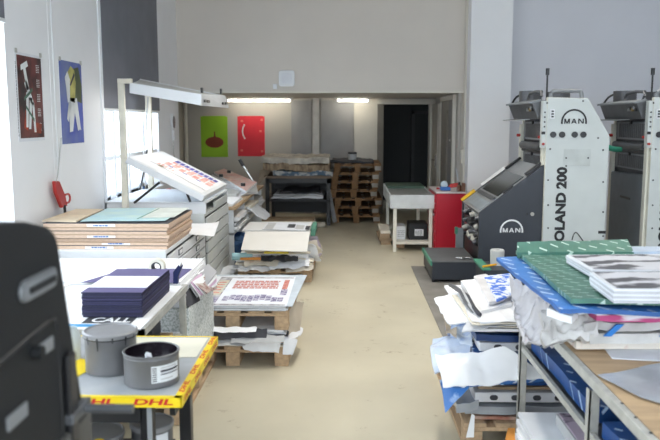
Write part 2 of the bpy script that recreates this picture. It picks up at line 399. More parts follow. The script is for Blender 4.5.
# front windows (behind the camera)
for k, (a, b_) in enumerate(((-1.9, .4), (.9, 3.1), (3.6, 5.8))):
    f = MB()
    for x in (a, (a + b_) / 2 - .03, b_ - .06): f.box((x, -3.15, .9), (x + .06, -3.05, 3.6), sky_frame)
    for z in (.9, 3.54): f.box((a, -3.15, z), (b_, -3.05, z + .06), sky_frame)
    w = struct(f, 'window_%d' % (k + 5))
    MB().box((a + .05, -3.102, .95), (b_ - .05, -3.098, 3.55), glass).build('pane', w)
# floor covering beside the press
mat_m = M('rubber_mat', (.25, .235, .215), .7, var=.15, vs=3, bump=.1)
tag(MB().box((.80, 4.2, 0), (6.2, 8.9, .006), mat_m).build('floor_mat'), 'dark grey rubber floor covering under the printing press', 'floor mat')

# ================================================================== THINGS ON THE WALLS
def poster(name, label, o, right, up, w, h, base, fn, cat='poster', group=None):
    o = Vector(o); r = Vector(right); u = Vector(up); n = r.cross(u)
    root = thing(name, label, cat, o, group)
    mb = MB(); mb.slab([o + n * .004, o + r * w + n * .004, o + r * w + u * h + n * .004, o + u * h + n * .004], .003, base, down=-n)
    oo = o + n * .0042
    fn(mb, oo, r, u, w, h); mb.build('sheet', root)
    for x in (.02, w - .02):
        c = MB(); c.box(o + r * (x - .012) + u * (h - .01) + n * .004, o + r * (x + .012) + u * (h + .025) + n * .012 + V(.001, .001, 0), steel)
        c.build('clip', root)
    return root
LR = V(0, 1, 0)     # on left wall, reading direction (facing +X): right = +Y
pr_d = M('poster_maroon', (.15, .035, .03), .6, c2=(.02, .012, .012), vs=5, lo=.35, hi=.6)
off = M('poster_offwhite', (.72, .75, .75), .7)
pgreen = M('poster_moss', (.08, .17, .12), .7)
porange = M('poster_rust', (.45, .07, .03), .7, var=.3)
def p1(mb, o, r, u, w, h):
    mb.quad(o, r, u, w, h, white2, .0003); mb.quad(o + r * .03 + u * .025, r, u, w - .04, h - .045, pr_d, .001)
    P = lambda pts, m, l=.002: mb.poly(o, r, u, [(x * w, y * h) for x, y in pts], m, l)
    P([(.20, .16), (.34, .12), (.40, .30), (.28, .36)], porange)
    P([(.55, .10), (.85, .08), (.9, .2), (.6, .22)], porange)
    P([(.18, .86), (.42, .92), (.46, .86), (.36, .835), (.46, .60), (.36, .58), (.27, .82), (.18, .80)], off, .003)
    P([(.28, .66), (.36, .70), (.62, .44), (.55, .40)], off, .003)
    P([(.34, .56), (.44, .56), (.36, .16), (.28, .16)], off, .003)
    P([(.46, .50), (.56, .50), (.46, .14), (.38, .14)], off, .003)
    P([(.54, .46), (.62, .44), (.66, .10), (.58, .10)], off, .003)
    P([(.30, .42), (.60, .26), (.60, .22), (.30, .38)], pgreen, .004); P([(.25, .5), (.58, .62), (.58, .58), (.25, .46)], pgreen, .004)
    for k in range(5): lines(mb, o + r * (.76 * w) + u * (h * (.12 + .17 * k)), r, u, .13 * w, h * .10, 5, off, 2, .4)
    lines(mb, o + r * .006 + u * .04, u, -r, h * .85, .012, 1, darkp, 26)
poster('poster', 'dark maroon poster with white angular shapes on the left wall', (-2.45, 5.612, 1.587), LR, Z3, .49, .668, white, p1, group='posters on the left wall')
pblue = M('poster_blue', (.06, .09, .42), .65, c2=(.16, .20, .38), vs=3)
pyel = M('poster_yellow', (.55, .52, .16), .7, var=.2); pol = M('poster_olive', (.10, .13, .06), .7, var=.2)
def p2(mb, o, r, u, w, h):
    mb.quad(o, r, u, w, h, pblue, .0003)
    P = lambda pts, m, l=.002: mb.poly(o, r, u, [(x * w, y * h) for x, y in pts], m, l)
    P([(.45, .55), (.95, .50), (.98, .72), (.85, .95), (.6, .92)], pol)
    P([(.30, .84), (.50, .95), (.66, .90), (.70, .74), (.62, .50), (.42, .52), (.30, .70)], pyel, .003)
    P([(.30, .50), (.26, .68), (.22, .80), (.34, .88), (.44, .78), (.40, .50)], off, .0035)
    P([(.38, .56), (.72, .56), (.86, .16), (.72, .14), (.60, .38), (.48, .14), (.34, .14)], off, .003)
    P([(.24, .30), (.38, .56), (.44, .52), (.32, .26)], off, .003)
    P([(.28, .06), (.50, .06), (.50, .15), (.36, .14)], pblue, .004); P([(.62, .08), (.9, .10), (.82, .17), (.70, .15)], pblue, .004)
    P([(.42, .72), (.46, .70), (.66, .84), (.62, .87)], darkp, .0045)
poster('poster', 'blue poster with a yellow and white standing figure on the left wall', (-2.45, 6.475, 1.542), LR, Z3, .55, .722, white, p2, group='posters on the left wall')
pg = M('poster_lime', (.25, .47, .012), .6, var=.03); pdk = M('poster_brown_red', (.20, .035, .012), .7)
def p3(mb, o, r, u, w, h):
    mb.quad(o, r, u, w, h, pg, .0003)
    mb.poly(o, r, u, [(w * (.5 + .34 * math.cos(a)), h * (.36 + .135 * math.sin(a))) for a in [i * PI / 12 for i in range(24)]], pdk, .002)
    mb.poly(o, r, u, [(w * .44, h * .47), (w * .58, h * .47), (w * .54, h * .52), (w * .535, h * .62), (w * .49, h * .62), (w * .49, h * .52)], pdk, .003)
    lines(mb, o + r * w * .25 + u * h * .34, r, u, w * .5, h * .03, 1, porange, 7)
poster('poster', 'lime green poster with a dark red onion shape on the alcove wall', (-2.70, 14.1, 1.06), X3, Z3, .505, .765, white, p3, group='posters on the alcove wall')
pr_ = M('poster_red', (.60, .018, .035), .6, var=.04); prl = M('poster_red_light', (.70, .16, .13), .7)
def p4(mb, o, r, u, w, h):
    mb.quad(o, r, u, w, h, pr_, .0003)
    for i in range(9):
        a = 2.5 + i * .17; mb.quad(o + r * w * (.48 + .32 * math.cos(a)) + u * h * (.6 + .26 * math.sin(a)), r, u, w * .05, h * .04, off, .002)
    for x, y in ((.1, .12), (.85, .1), (.12, .85), (.8, .6), (.85, .88)): mb.quad(o + r * w * x + u * h * y, r, u, w * .09, h * .05, prl, .002)
poster('poster', 'red poster with small white curved lettering on the alcove wall', (-2.01, 14.1, 1.075), X3, Z3, .51, .75, white, p4, group='posters on the alcove wall')
# cable trunking with red hose handle
t_ = thing('wall_conduit', 'pair of thin white vertical conduits between the two left wall posters', 'conduit', (-2.43, 6.26, 1.2))
MB().box((-2.45, 6.28, 1.25), (-2.446, 6.30, 4.2), wall_m).build('conduit', t_, .003)
MB().cyl((-2.446, 6.36, 1.2), (-2.446, 6.36, 4.2), .005, cab_w).build('conduit', t_)
t_ = thing('air_gun', 'red hanging hose handle with hook and black nozzle on left wall', 'hose handle', (-2.38, 6.28, 1.0))
P = lambda x, y: at(x, y, X=-2.38)
mb = MB(); mb.slab([P(55, 181), P(60, 181), P(66, 196), P(68, 206), P(62.5, 208), P(56.5, 193)], .03, redp, down=(-1, 0, 0)); mb.build('body', t_, .01, fixn=True)
mb = MB(); mb.tube([P(65, 195), P(68.5, 194), P(70, 198), P(69, 202), P(66, 203)], .009, redp); mb.build('hook', t_, smooth=True)
mb = MB(); mb.cyl(P(64.5, 205), P(65, 213), .012, black); mb.build('nozzle', t_)
MB().tube([V(-2.40, 6.33, 1.6), P(58, 172), P(56, 181)], .006, greyp).build('cable', t_)
# router on the upper wall
t_ = thing('wireless_access_point', 'white rounded square box high on the back wall', 'access point', (-.85, 11.1, 2.25))
def rrect(cx, cz, hw, hh, r, n=6):
    return [(cx + sx * (hw - r) + r * math.cos(a + k * PI / 2 / n), cz + sz * (hh - r) + r * math.sin(a + k * PI / 2 / n)) for sx, sz, a in ((1, 1, 0), (-1, 1, PI / 2), (-1, -1, PI), (1, -1, 1.5 * PI)) for k in range(n + 1)]
MB().slab([V(x, 11.06, z) for x, z in reversed(rrect(-.85, 2.35, .115, .115, .04))], .04, cab_w, down=(0, 1, 0)).build('casing', t_, .008, fixn=True)
MB().slab([V(x, 11.055, z) for x, z in reversed(rrect(-.85, 2.35, .075, .075, .03))], .006, white2, down=(0, 1, 0)).build('cover', t_, .002, fixn=True)
tag(MB().box((-1.05, 11.07, 2.20), (-.99, 11.10, 2.27), cab_w).build('junction_box', bevel=.004), 'small white box beside the access point on the back wall', 'box')
# round thing and cable on the left wall
t_ = thing('wall_handset', 'oval grey and white handset hanging on left wall near the corner', 'handset', (-2.45, 10.66, 1.45))
mb = MB(); c = V(-2.42, 10.66, 1.72)
ring = [(math.cos(a) * .095, math.sin(a) * .12) for a in [i * PI / 12 for i in range(24)]]
mb.slab([c + V(0, y, z) for y, z in ring], .03, cab_w, down=(-1, 0, 0)); mb.build('frame', t_, .006, fixn=True)
MB().slab([c + V(.004, y * .72, z * .72) for y, z in ring], .006, mgrey, down=(-1, 0, 0)).build('face', t_, fixn=True)
MB().box((-2.45, 10.62, 1.46), (-2.41, 10.70, 1.60), cab_w).build('grip', t_, .01)
MB().tube([(-2.43, 10.64, 1.47), (-2.43, 10.62, 1.38), (-2.43, 10.66, 1.22)], .006, greyp).build('cord', t_)
t_ = thing('power_socket', 'grey socket box with curling black cable under the bright window', 'socket', (-2.44, 8.2, 1.0))
s_ = at(143, 191, X=-2.42)
MB().box(s_ + V(-.03, -.05, -.1), s_ + V(.01, .05, .1), silver).build('box', t_, .006)
MB().box(s_ + V(.01, -.03, .0), s_ + V(.016, .03, .06), bluep).build('switch', t_)
MB().tube([at(147, 150, X=-2.3), at(145, 165, X=-2.34), at(141, 185, X=-2.36), at(136, 200, X=-2.36), at(131, 208, X=-2.3)], .011, black).build('cable', t_)

# ================================================================== ALCOVE
lampm = M('tube_glow', (1, .93, .78), .5, var=0, emit=30)
for x0, x1, lab in ((-2.13, -.98, 'long lit fluorescent batten above the red and green posters'), (-.15, .43, 'short lit fluorescent batten above the pallet tower')):
    t_ = thing('fluorescent_lamp', lab, 'lamp', ((x0 + x1) / 2, 13.72, 2.05), 'alcove ceiling lamps')
    MB().box((x0 - .03, 13.68, 2.12), (x1 + .03, 13.76, 2.15), cab_w).build('housing', t_, .004)
    MB().cyl((x0, 13.72, 2.10), (x1, 13.72, 2.10), .018, lampm).build('tube', t_)
    for x in (x0, x1): MB().box((x - .015, 13.70, 2.08), (x + .015, 13.74, 2.12), cab_w).build('socket', t_)
# dark table
t_ = thing('work_table', 'black framed table in the dim alcove under wrapped bundles', 'table', (-.78, 12.9, 0))
MB().box((-1.34, 12.4, .79), (-.22, 13.5, .83), M('table_brown', (.16, .11, .07), .6)).build('tabletop', t_, .004)
for x in (-1.32, -.30):
    for y in (12.42, 13.42): MB().box((x, y, 0), (x + .06, y + .06, .79), blackp).build('leg', t_)
MB().box((-1.3, 12.42, .40), (-.24, 13.48, .43), blackp).build('shelf', t_)
MB().box((-1.30, 12.42, .71), (-.24, 12.45, .79), blackp).build('frame_rail', t_); MB().box((-1.30, 13.45, .1), (-.24, 13.47, .7), blackp).build('frame_rail', t_)
alc_white = M('cloth_offwhite', (.62, .58, .50), .85, c2=(.36, .33, .29), vs=8, bump=.3, bs=12)
alc_brown = M('cloth_tan', (.38, .29, .19), .85, c2=(.15, .10, .06), vs=14, stretch=(1.5, 1, .6), bump=.3, bs=12)
alc_blue = M('cloth_blue_mix', (.45, .45, .43), .85, c2=(.07, .12, .18), vs=10, lo=.45, hi=.55)
for z0, z1, m, lab, x0, x1 in ((.83, .92, alc_blue, 'blue and white wrapped bundle lowest on the alcove table', -1.2, -.20), (.92, 1.04, alc_brown, 'tan striped bundle in the middle of the alcove table pile', -1.36, -.25), (1.04, 1.15, alc_white, 'off-white crumpled bundle topmost on the alcove table', -1.40, -.26)):
    mb = MB(); mb.grid(bil([(x0, 12.42, z1 - .01), (x1, 12.45, z1 - .02), (x1, 13.4, z1), (x0, 13.4, z1)], .035, 5, z1 * 9), 24, 10, z1 - z0 - .012, m)
    tag(mb.build('wrapped_bundle', smooth=True), lab, 'bundle', 'bundles on the alcove table')
mb = MB(); mb.grid(bil([(-1.45, 12.36, .66), (-1.30, 12.38, .80), (-1.22, 12.6, .93), (-1.45, 12.8, .90)], .03, 6), 10, 8, .01, M('cloth_beige', (.50, .42, .33), .85))
tag(mb.build('cloth', smooth=True), 'beige cloth hanging off the left corner of alcove table', 'cloth')
mb = pile(MB(), -1.2, -.35, 12.45, 13.3, .43, .52, 5, [white2, greyp, darkp], .03, wav=.02)
tag(mb.build('paper_pile'), 'loose grey and white sheets on the shelf under the alcove table', 'papers')
mb = MB(); mb.grid(bil([(-1.1, 12.5, .56), (-.4, 12.5, .53), (-.45, 13.2, .6), (-1.0, 13.2, .6)], .05, 5), 10, 6, .01, darkp)
tag(mb.build('black_sheet', smooth=True), 'black rumpled sheet on top of the shelf papers in alcove', 'sheet')
mb = pile(MB(), -1.42, -.5, 12.0, 12.35, 0, .16, 4, [cream, brownp, cream], .02)
tag(mb.build('board_stack'), 'cream boards lying low on floor before the alcove table', 'boards')
mb = MB(); mb.cyl((-.46, 12.15, .045), (-.34, 12.2, .045), .045, alc_white)
tag(mb.build('cloth_roll', smooth=True), 'small pale roll on the floor right of cream boards', 'roll')
mb = MB(); mb.slab([at(326, 182, Y=12.6), at(329, 182, Y=12.6), at(337, 222, Y=12.35), at(333, 223, Y=12.35)], .02, mgrey, down=(0, 1, 0))
tag(mb.build('leaning_board', fixn=True), 'narrow grey board leaning against the right end of alcove table', 'board')

# ---- pallets
def pallet_parts(x0, y0, z, rot, root, w=.8, l=1.2, wd=wood):
    """EUR pallet with its short side towards -Y, lower left corner x0,y0"""
    pass
def make_pallet(label, loc, m, w=.8, l=1.2, parts=True, group='wooden pallets'):
    root = thing('wooden_pallet', label, 'pallet', loc, group); x, y, z = loc
    def B(name, a, b, acc=None):
        mb = acc or MB(); mb.box((x + a[0], y + a[1], z + a[2]), (x + b[0], y + b[1], z + b[2]), m)
        if acc is None: mb.build(name, root, .003)
    A = None if parts else MB()
    for i in range(3):
        xx = (w - .1) / 2 * i; B('bottom_board', (xx, 0, 0), (xx + .1, l, .022), A)
        for j in range(3):
            yy = (l - .1) / 2 * j; B('block', (xx - (0.0 if i == 0 else 0), yy, .022), (xx + .1, yy + .1, .1), A)
    for j in range(3): yy = (l - .1) / 2 * j; B('stringer_board', (0, yy, .1), (w, yy + .1, .122), A)
    nb = 5
    for i in range(nb): xx = (w - .12) / (nb - 1) * i; B('deck_board', (xx, 0, .122), (xx + .12, l, .144), A)
    if A: A.build('timber', root)
    return root
# tower at the back
tw = make_pallet('dark old wooden pallet at the bottom of the back tower', (-.20, 12.75, 0), wood_d, parts=False, group='pallets of the back tower')
for zz_ in (.022,): MB().box((-.20 + .69, 12.745, .03), (-.20 + .795, 12.752, .10), M('block_label', (.50, .47, .42), .8, var=.2)).build('pale_block_end', tw)
names = ['second from the floor', 'third from the floor', 'fourth from the floor', 'fifth from the floor', 'sixth from the floor', 'topmost']
for i, nm in enumerate(names):
    dup(tw, (-.20 + (-.02, .03, -.05, -.03, -.02, .02)[i], 12.75 + (.02, -.03, .0, .04, .01, .03)[i], .145 * (i + 1)), 'dark wooden pallet, %s in the back tower' % nm, group='pallets of the back tower')
lblw = M('block_label', (.50, .47, .42), .8, var=.2)
tz = 1.015
mb = MB(); mb.grid(bil([(-.25, 12.85, tz + .04), (.50, 12.85, tz + .03), (.5, 13.7, tz + .04), (-.2, 13.7, tz + .05)], .035, 6), 16, 8, .03, darkp)
tag(mb.build('dark_cloth', smooth=True), 'dark cloth lying on top of the pallet tower', 'cloth')
t_ = thing('small_pot', 'small pale pot with dark lid on top of pallet tower', 'pot', (.13, 13.1, tz + .05))
MB().lathe([(0, 0), (.07, 0), (.075, .1), (.06, .11)], (.13, 13.1, tz + .05), greyp, 20).build('body', t_, smooth=True)
MB().lathe([(.078, .1), (.078, .13), (0, .14)], (.13, 13.1, tz + .05), black, 20).build('lid', t_, smooth=True)

# ================================================================== TRAY TABLE AND RED CABINET
t_ = thing('tray_table', 'cream metal table with deep grey tray top in front of doorway', 'table', (.9, 10.6, 0))
for x in (.645,): pass
for x, y in ((.645, 9.9), (1.12, 9.9), (.645, 11.6), (1.12, 11.6)): MB().box((x, y, 0), (x + .045, y + .045, .60), beige).build('leg', t_, .003)
silver_ = silver; silver = M('tray_light', (.60, .62, .62), .4, .1); mb = MB(); mb.box((.62, 9.86, .59), (1.19, 9.88, .77), silver); mb.box((.62, 11.68, .59), (1.19, 11.7, .77), silver); mb.box((.60, 9.86, .59), (.62, 11.7, .77), silver); mb.box((1.17, 9.88, .59), (1.19, 11.7, .77), silver); mb.box((.62, 9.88, .59), (1.17, 11.68, .61), silver)
mb.build('tray', t_, .003); silver = silver_
mb = MB(); mb.box((.63, 9.95, .74), (1.16, 11.0, .752), M('zinc_ribbed', (.45, .47, .46), .35, .5, vs=50, var=.2, stretch=(20, .2, 1))); mb.build('insert_plate', t_)
MB().box((.63, 11.02, .75), (1.17, 11.68, .785), M('dull_green', (.05, .10, .07), .6)).build('back_panel', t_)
MB().box((.66, 9.92, .10), (1.15, 11.6, .135), beige).build('shelf', t_, .003)
t_ = thing('black_box', 'black box with white label under the tray table', 'box', (.995, 10.25, .135))
MB().box((.87, 10.1, .135), (1.13, 10.45, .36), black).build('body', t_, .012)
mb = MB(); mb.quad((.95, 10.1, .19), X3, Z3, .12, .09, white, .002); lines(mb, (.96, 10.099, .20), X3, Z3, .1, .07, 4, darkp, 3, .4); mb.build('label', t_)
t_ = thing('paper_box', 'small white printed box beside the black box under tray table', 'box', (.77, 10.3, .135))
mb = MB(); mb.box((.705, 10.15, .135), (.83, 10.5, .31), white); lines(mb, (.72, 10.149, .17), X3, Z3, .1, .1, 4, greyp, 3, .4); mb.build('carton', t_)
mb = pile(MB(), .50, .66, 10.5, 11.2, 0, .20, 4, [brownp, cream, redp], .02)
tag(mb.build('carton_stack'), 'brown and red cartons on floor behind the tray table legs', 'cartons')
mb = MB(); mb.box((.72, 10.2, 0), (.82, 10.6, .095), wood); tag(mb.build('wood_block'), 'wooden block on the floor under the tray table shelf', 'wood block')

t_ = thing('drawer_cabinet', 'red metal drawer cabinet beside the printing press', 'cabinet', (1.38, 10.15, 0))
MB().box((1.195, 9.75, .03), (1.575, 10.6, .80), red).build('body', t_, .006)
MB().box((1.185, 9.74, .80), (1.585, 10.61, .82), M('cabinet_top', (.60, .52, .52), .4)).build('top_plate', t_, .004)
for i in range(6):
    z = .06 + i * .122
    dd = MB().box((1.178, 9.79, z), (1.195, 10.56, z + .112), red).build('drawer', t_, .003)
    MB().box((1.165, 9.95, z + .075), (1.178, 10.40, z + .098), silver).build('handle', dd, .003)
MB().box((1.165, 9.80, .50), (1.177, 9.83, .53), chrome).build('lock', t_)
tp = .822
t_ = thing('tape_dispenser', 'blue and red tape dispenser on top of the red cabinet', 'tape dispenser', (1.36, 10.0, tp))
MB().box((1.27, 9.92, tp), (1.40, 10.05, tp + .05), M('blue_plastic', (.02, .12, .40), .4)).build('base', t_, .01)
MB().cyl((1.32, 9.96, tp + .08), (1.32, 10.01, tp + .08), .045, M('tape_pale', (.45, .55, .62), .4), 24).build('tape_roll', t_, smooth=True)
MB().slab([(1.36, 9.93, tp + .03), (1.50, 9.93, tp + .05), (1.50, 9.93, tp + .10), (1.40, 9.93, tp + .09)], .06, redp, down=(0, 1, 0)).build('handle', t_, .006, fixn=True)
t_ = thing('bottle', 'small brown bottle with black cap on the red cabinet', 'bottle', (1.50, 9.85, tp))
MB().lathe([(0, 0), (.03, 0), (.03, .07), (.012, .09)], (1.50, 9.85, tp), M('brown_glass', (.12, .045, .02), .3), 20).build('body', t_, smooth=True)
MB().cyl((1.50, 9.85, tp + .085), (1.50, 9.85, tp + .12), .016, black).build('cap', t_)
tag(MB().box((1.535, 9.8, tp), (1.575, 9.88, tp + .11), M('brown_tin', (.16, .07, .04), .5)).build('tin_box', bevel=.004), 'narrow dark brown tin at the right edge of the red cabinet top', 'tin')
tag(MB().cyl((1.54, 10.05, tp + .012), at(456, 168, Y=10.1), .009, silver).build('spatula', smooth=True), 'thin grey ink knife sticking up behind the bottle', 'ink knife')
tag(MB().cyl((1.24, 10.15, tp + .01), (1.30, 10.15, tp + .01), .012, redp).build('marker'), 'small red marker lying on the red cabinet', 'marker')

# ================================================================== PRINTING PRESS
press = thing('printing_press', 'white and dark slate offset printing press filling the right side', 'printing press', (2.7, 8.6, 0))
YF = 8.0; YB = 9.2
mb = MB(); mb.slab([(1.44, YF, 0), (2.14, YF, 0), (2.14, YF, 1.285), (2.10, YF, 1.275), (1.44, YF, .765)], .04, slate, down=(0, 1, 0))
sp_ = mb.build('side_panel', press, .005, fixn=True)
mb = MB(); mb.slab([(1.44, YB, 0), (2.14, YB, 0), (2.14, YB, 1.285), (2.10, YB, 1.275), (1.44, YB, .765)], .04, slate, down=(0, -1, 0)); mb.build('side_panel', press, .005, fixn=True)
def emblem(mb, cx, y, cz, w, m):
    """arched emblem with lettering under the arch"""
    r1 = w / 2; r0 = r1 * .86
    for i in range(24):
        a = PI * i / 24; b_ = PI * (i + 1) / 24
        mb.add([(cx + r1 * math.cos(a), y, cz + r1 * math.sin(a)), (cx + r0 * math.cos(a), y, cz + r0 * math.sin(a)), (cx + r0 * math.cos(b_), y, cz + r0 * math.sin(b_)), (cx + r1 * math.cos(b_), y, cz + r1 * math.sin(b_))], [(0, 1, 2, 3)], m)
    for sx in (-1, 1):
        x0 = cx + sx * (r1 + r0) / 2; h = (r1 - r0) / 2
        mb.add([(x0 - h, y, cz), (x0 + h, y, cz), (x0 + h, y, cz - r1 * .15), (x0 - h, y, cz - r1 * .15)], [(0, 1, 2, 3)], m)
    L = r1 * .44; H = r1 * .38; t = H * .26; zb_ = cz - r1 * .12
    def st(x, pts): mb.add([(x + px_, y, zb_ + pz_) for px_, pz_ in pts], [tuple(range(len(pts)))], m)
    xm = cx - L * 1.72
    st(xm, [(0, 0), (t, 0), (t, H), (0, H)]); st(xm, [(L - t, 0), (L, 0), (L, H), (L - t, H)]); st(xm, [(0, H), (t * 1.1, H), (L / 2 + t * .4, 0), (L / 2 - t * .4, 0)]); st(xm, [(L, H), (L - t * 1.1, H), (L / 2 - t * .4, 0), (L / 2 + t * .4, 0)])
    xm = cx - L / 2
    st(xm, [(0, 0), (t, 0), (L / 2 + t * .5, H), (L / 2 - t * .5, H)]); st(xm, [(L, 0), (L - t, 0), (L / 2 - t * .5, H), (L / 2 + t * .5, H)]); st(xm, [(t, H * .2), (L - t, H * .2), (L - t * 1.4, H * .42), (t * 1.4, H * .42)])
    xm = cx + L * .72
    st(xm, [(0, 0), (t, 0), (t, H), (0, H)]); st(xm, [(L - t, 0), (L, 0), (L, H), (L - t, H)]); st(xm, [(0, H), (t * 1.2, H), (L, 0), (L - t * 1.2, 0)])
lw = M('emblem_white', (.78, .8, .8), .5, var=0); lb = M('emblem_black', (.012, .012, .014), .5, var=0)
ec = at(511.5, 231, Y=YF - .003)
mb = MB(); emblem(mb, ec.x, YF - .003, ec.z, .25, lw); mb.build('emblem', sp_)
mb = MB(); kc = at(532, 214, Y=YF); mb.cyl((kc.x, YF - .02, kc.z), (kc.x, YF, kc.z), .02, steel); mb.build('lock', sp_, smooth=True); mb = MB(); mb.cyl((kc.x - .055, YF - .006, kc.z), (kc.x - .055, YF, kc.z), .012, black); mb.build('lock', sp_, smooth=True)
# inner body and sloping hood
def slope(x): return .765 + (x - 1.44) * (1.275 - .765) / .66
mb = MB()
mb.slab([(1.50, YF + .04, 0), (2.14, YF + .04, 0), (2.14, YF + .04, slope(2.1) - .02), (1.50, YF + .04, slope(1.5) - .03)], YB - YF - .08, slate, down=(0, 1, 0)); mb.build('body', press, fixn=True)
sl = V(.66, 0, .51).normalized(); sn = V(-sl.z, 0, sl.x)
def hood(u0, u1, y0, y1, h0, h1, m, name, bev=.004, par=None):
    o = V(1.44, 0, .765)
    P = [o + sl * u + V(0, y, 0) + sn * h1 for u, y in ((u0, y0), (u1, y0), (u1, y1), (u0, y1))]
    mb = MB().slab(P, h1 - h0, m, down=-sn); return mb.build(name, par or press, bev)
hood(.0, .83, YF + .04, YB - .04, -.03, -.005, silver, 'hood')
hood(.27, .62, YF + .12, YB - .18, -.004, .006, M('dark_glass', (.03, .035, .035), .15), 'viewing_window')
hood(.20, .245, YF + .1, YB - .15, -.004, .012, mgrey, 'hood_bar')
hood(.03, .17, YF + .1, YB - .15, -.004, .004, M('plate_blue_grey', (.30, .34, .37), .4), 'lower_plate')
hood(.33, .46, YF + .05, YF + .085, -.004, .012, black, 'control_strip')
hood(.0, .20, YB - .05, YB + .01, .0, .03, M('yellow_bar', (.85, .50, .02), .5), 'warning_edge')
hood(.64, .86, YF + .06, YF + .11, 0, .03, blackp, 'rail'); hood(.64, .86, YB - .14, YB - .09, 0, .03, blackp, 'rail')
o = V(1.44, 0, .765) + sl * .30 + sn * .02
mb = MB(); mb.slab([o + V(0, YB - .10, 0), o + sl * .33 + V(0, YB - .13, 0), o + sl * .38 + V(0, YB + .06, 0), o + V(0, YB + .02, .01)], .004, white)
tag(mb.build('loose_sheet'), 'white sheet lying on the sloping hood of the press', 'sheet')
for i, (a, z, m) in enumerate(((.1, .70, silver), (.1, .60, black), (.14, .5, chrome), (.1, .42, blackp))):
    mb = MB(); mb.box((1.46, YF + .06, z - .03), (1.5, YB - .06, z + .03), m)
    for k in range(4): mb.cyl((1.43 - .02 * (k % 2), YF + .2 + .22 * k + .03 * i, z + .02 * (k % 3) - .03), (1.50, YF + .2 + .22 * k + .03 * i, z + .01), .02 + .008 * ((k + i) % 2), (mgrey, steel, blackp, mgrey)[(k + i) % 4], 12)
    mb.build('delivery_mechanism', press)
mb = MB(); mb.box((1.47, YF + .05, 0), (1.5, YB - .05, .36), blackp); mb.box((1.44, YF + .3, .40), (1.47, YF + .8, .46), press_c, rot=(0, .2, 0)); mb.build('front_plate', press)

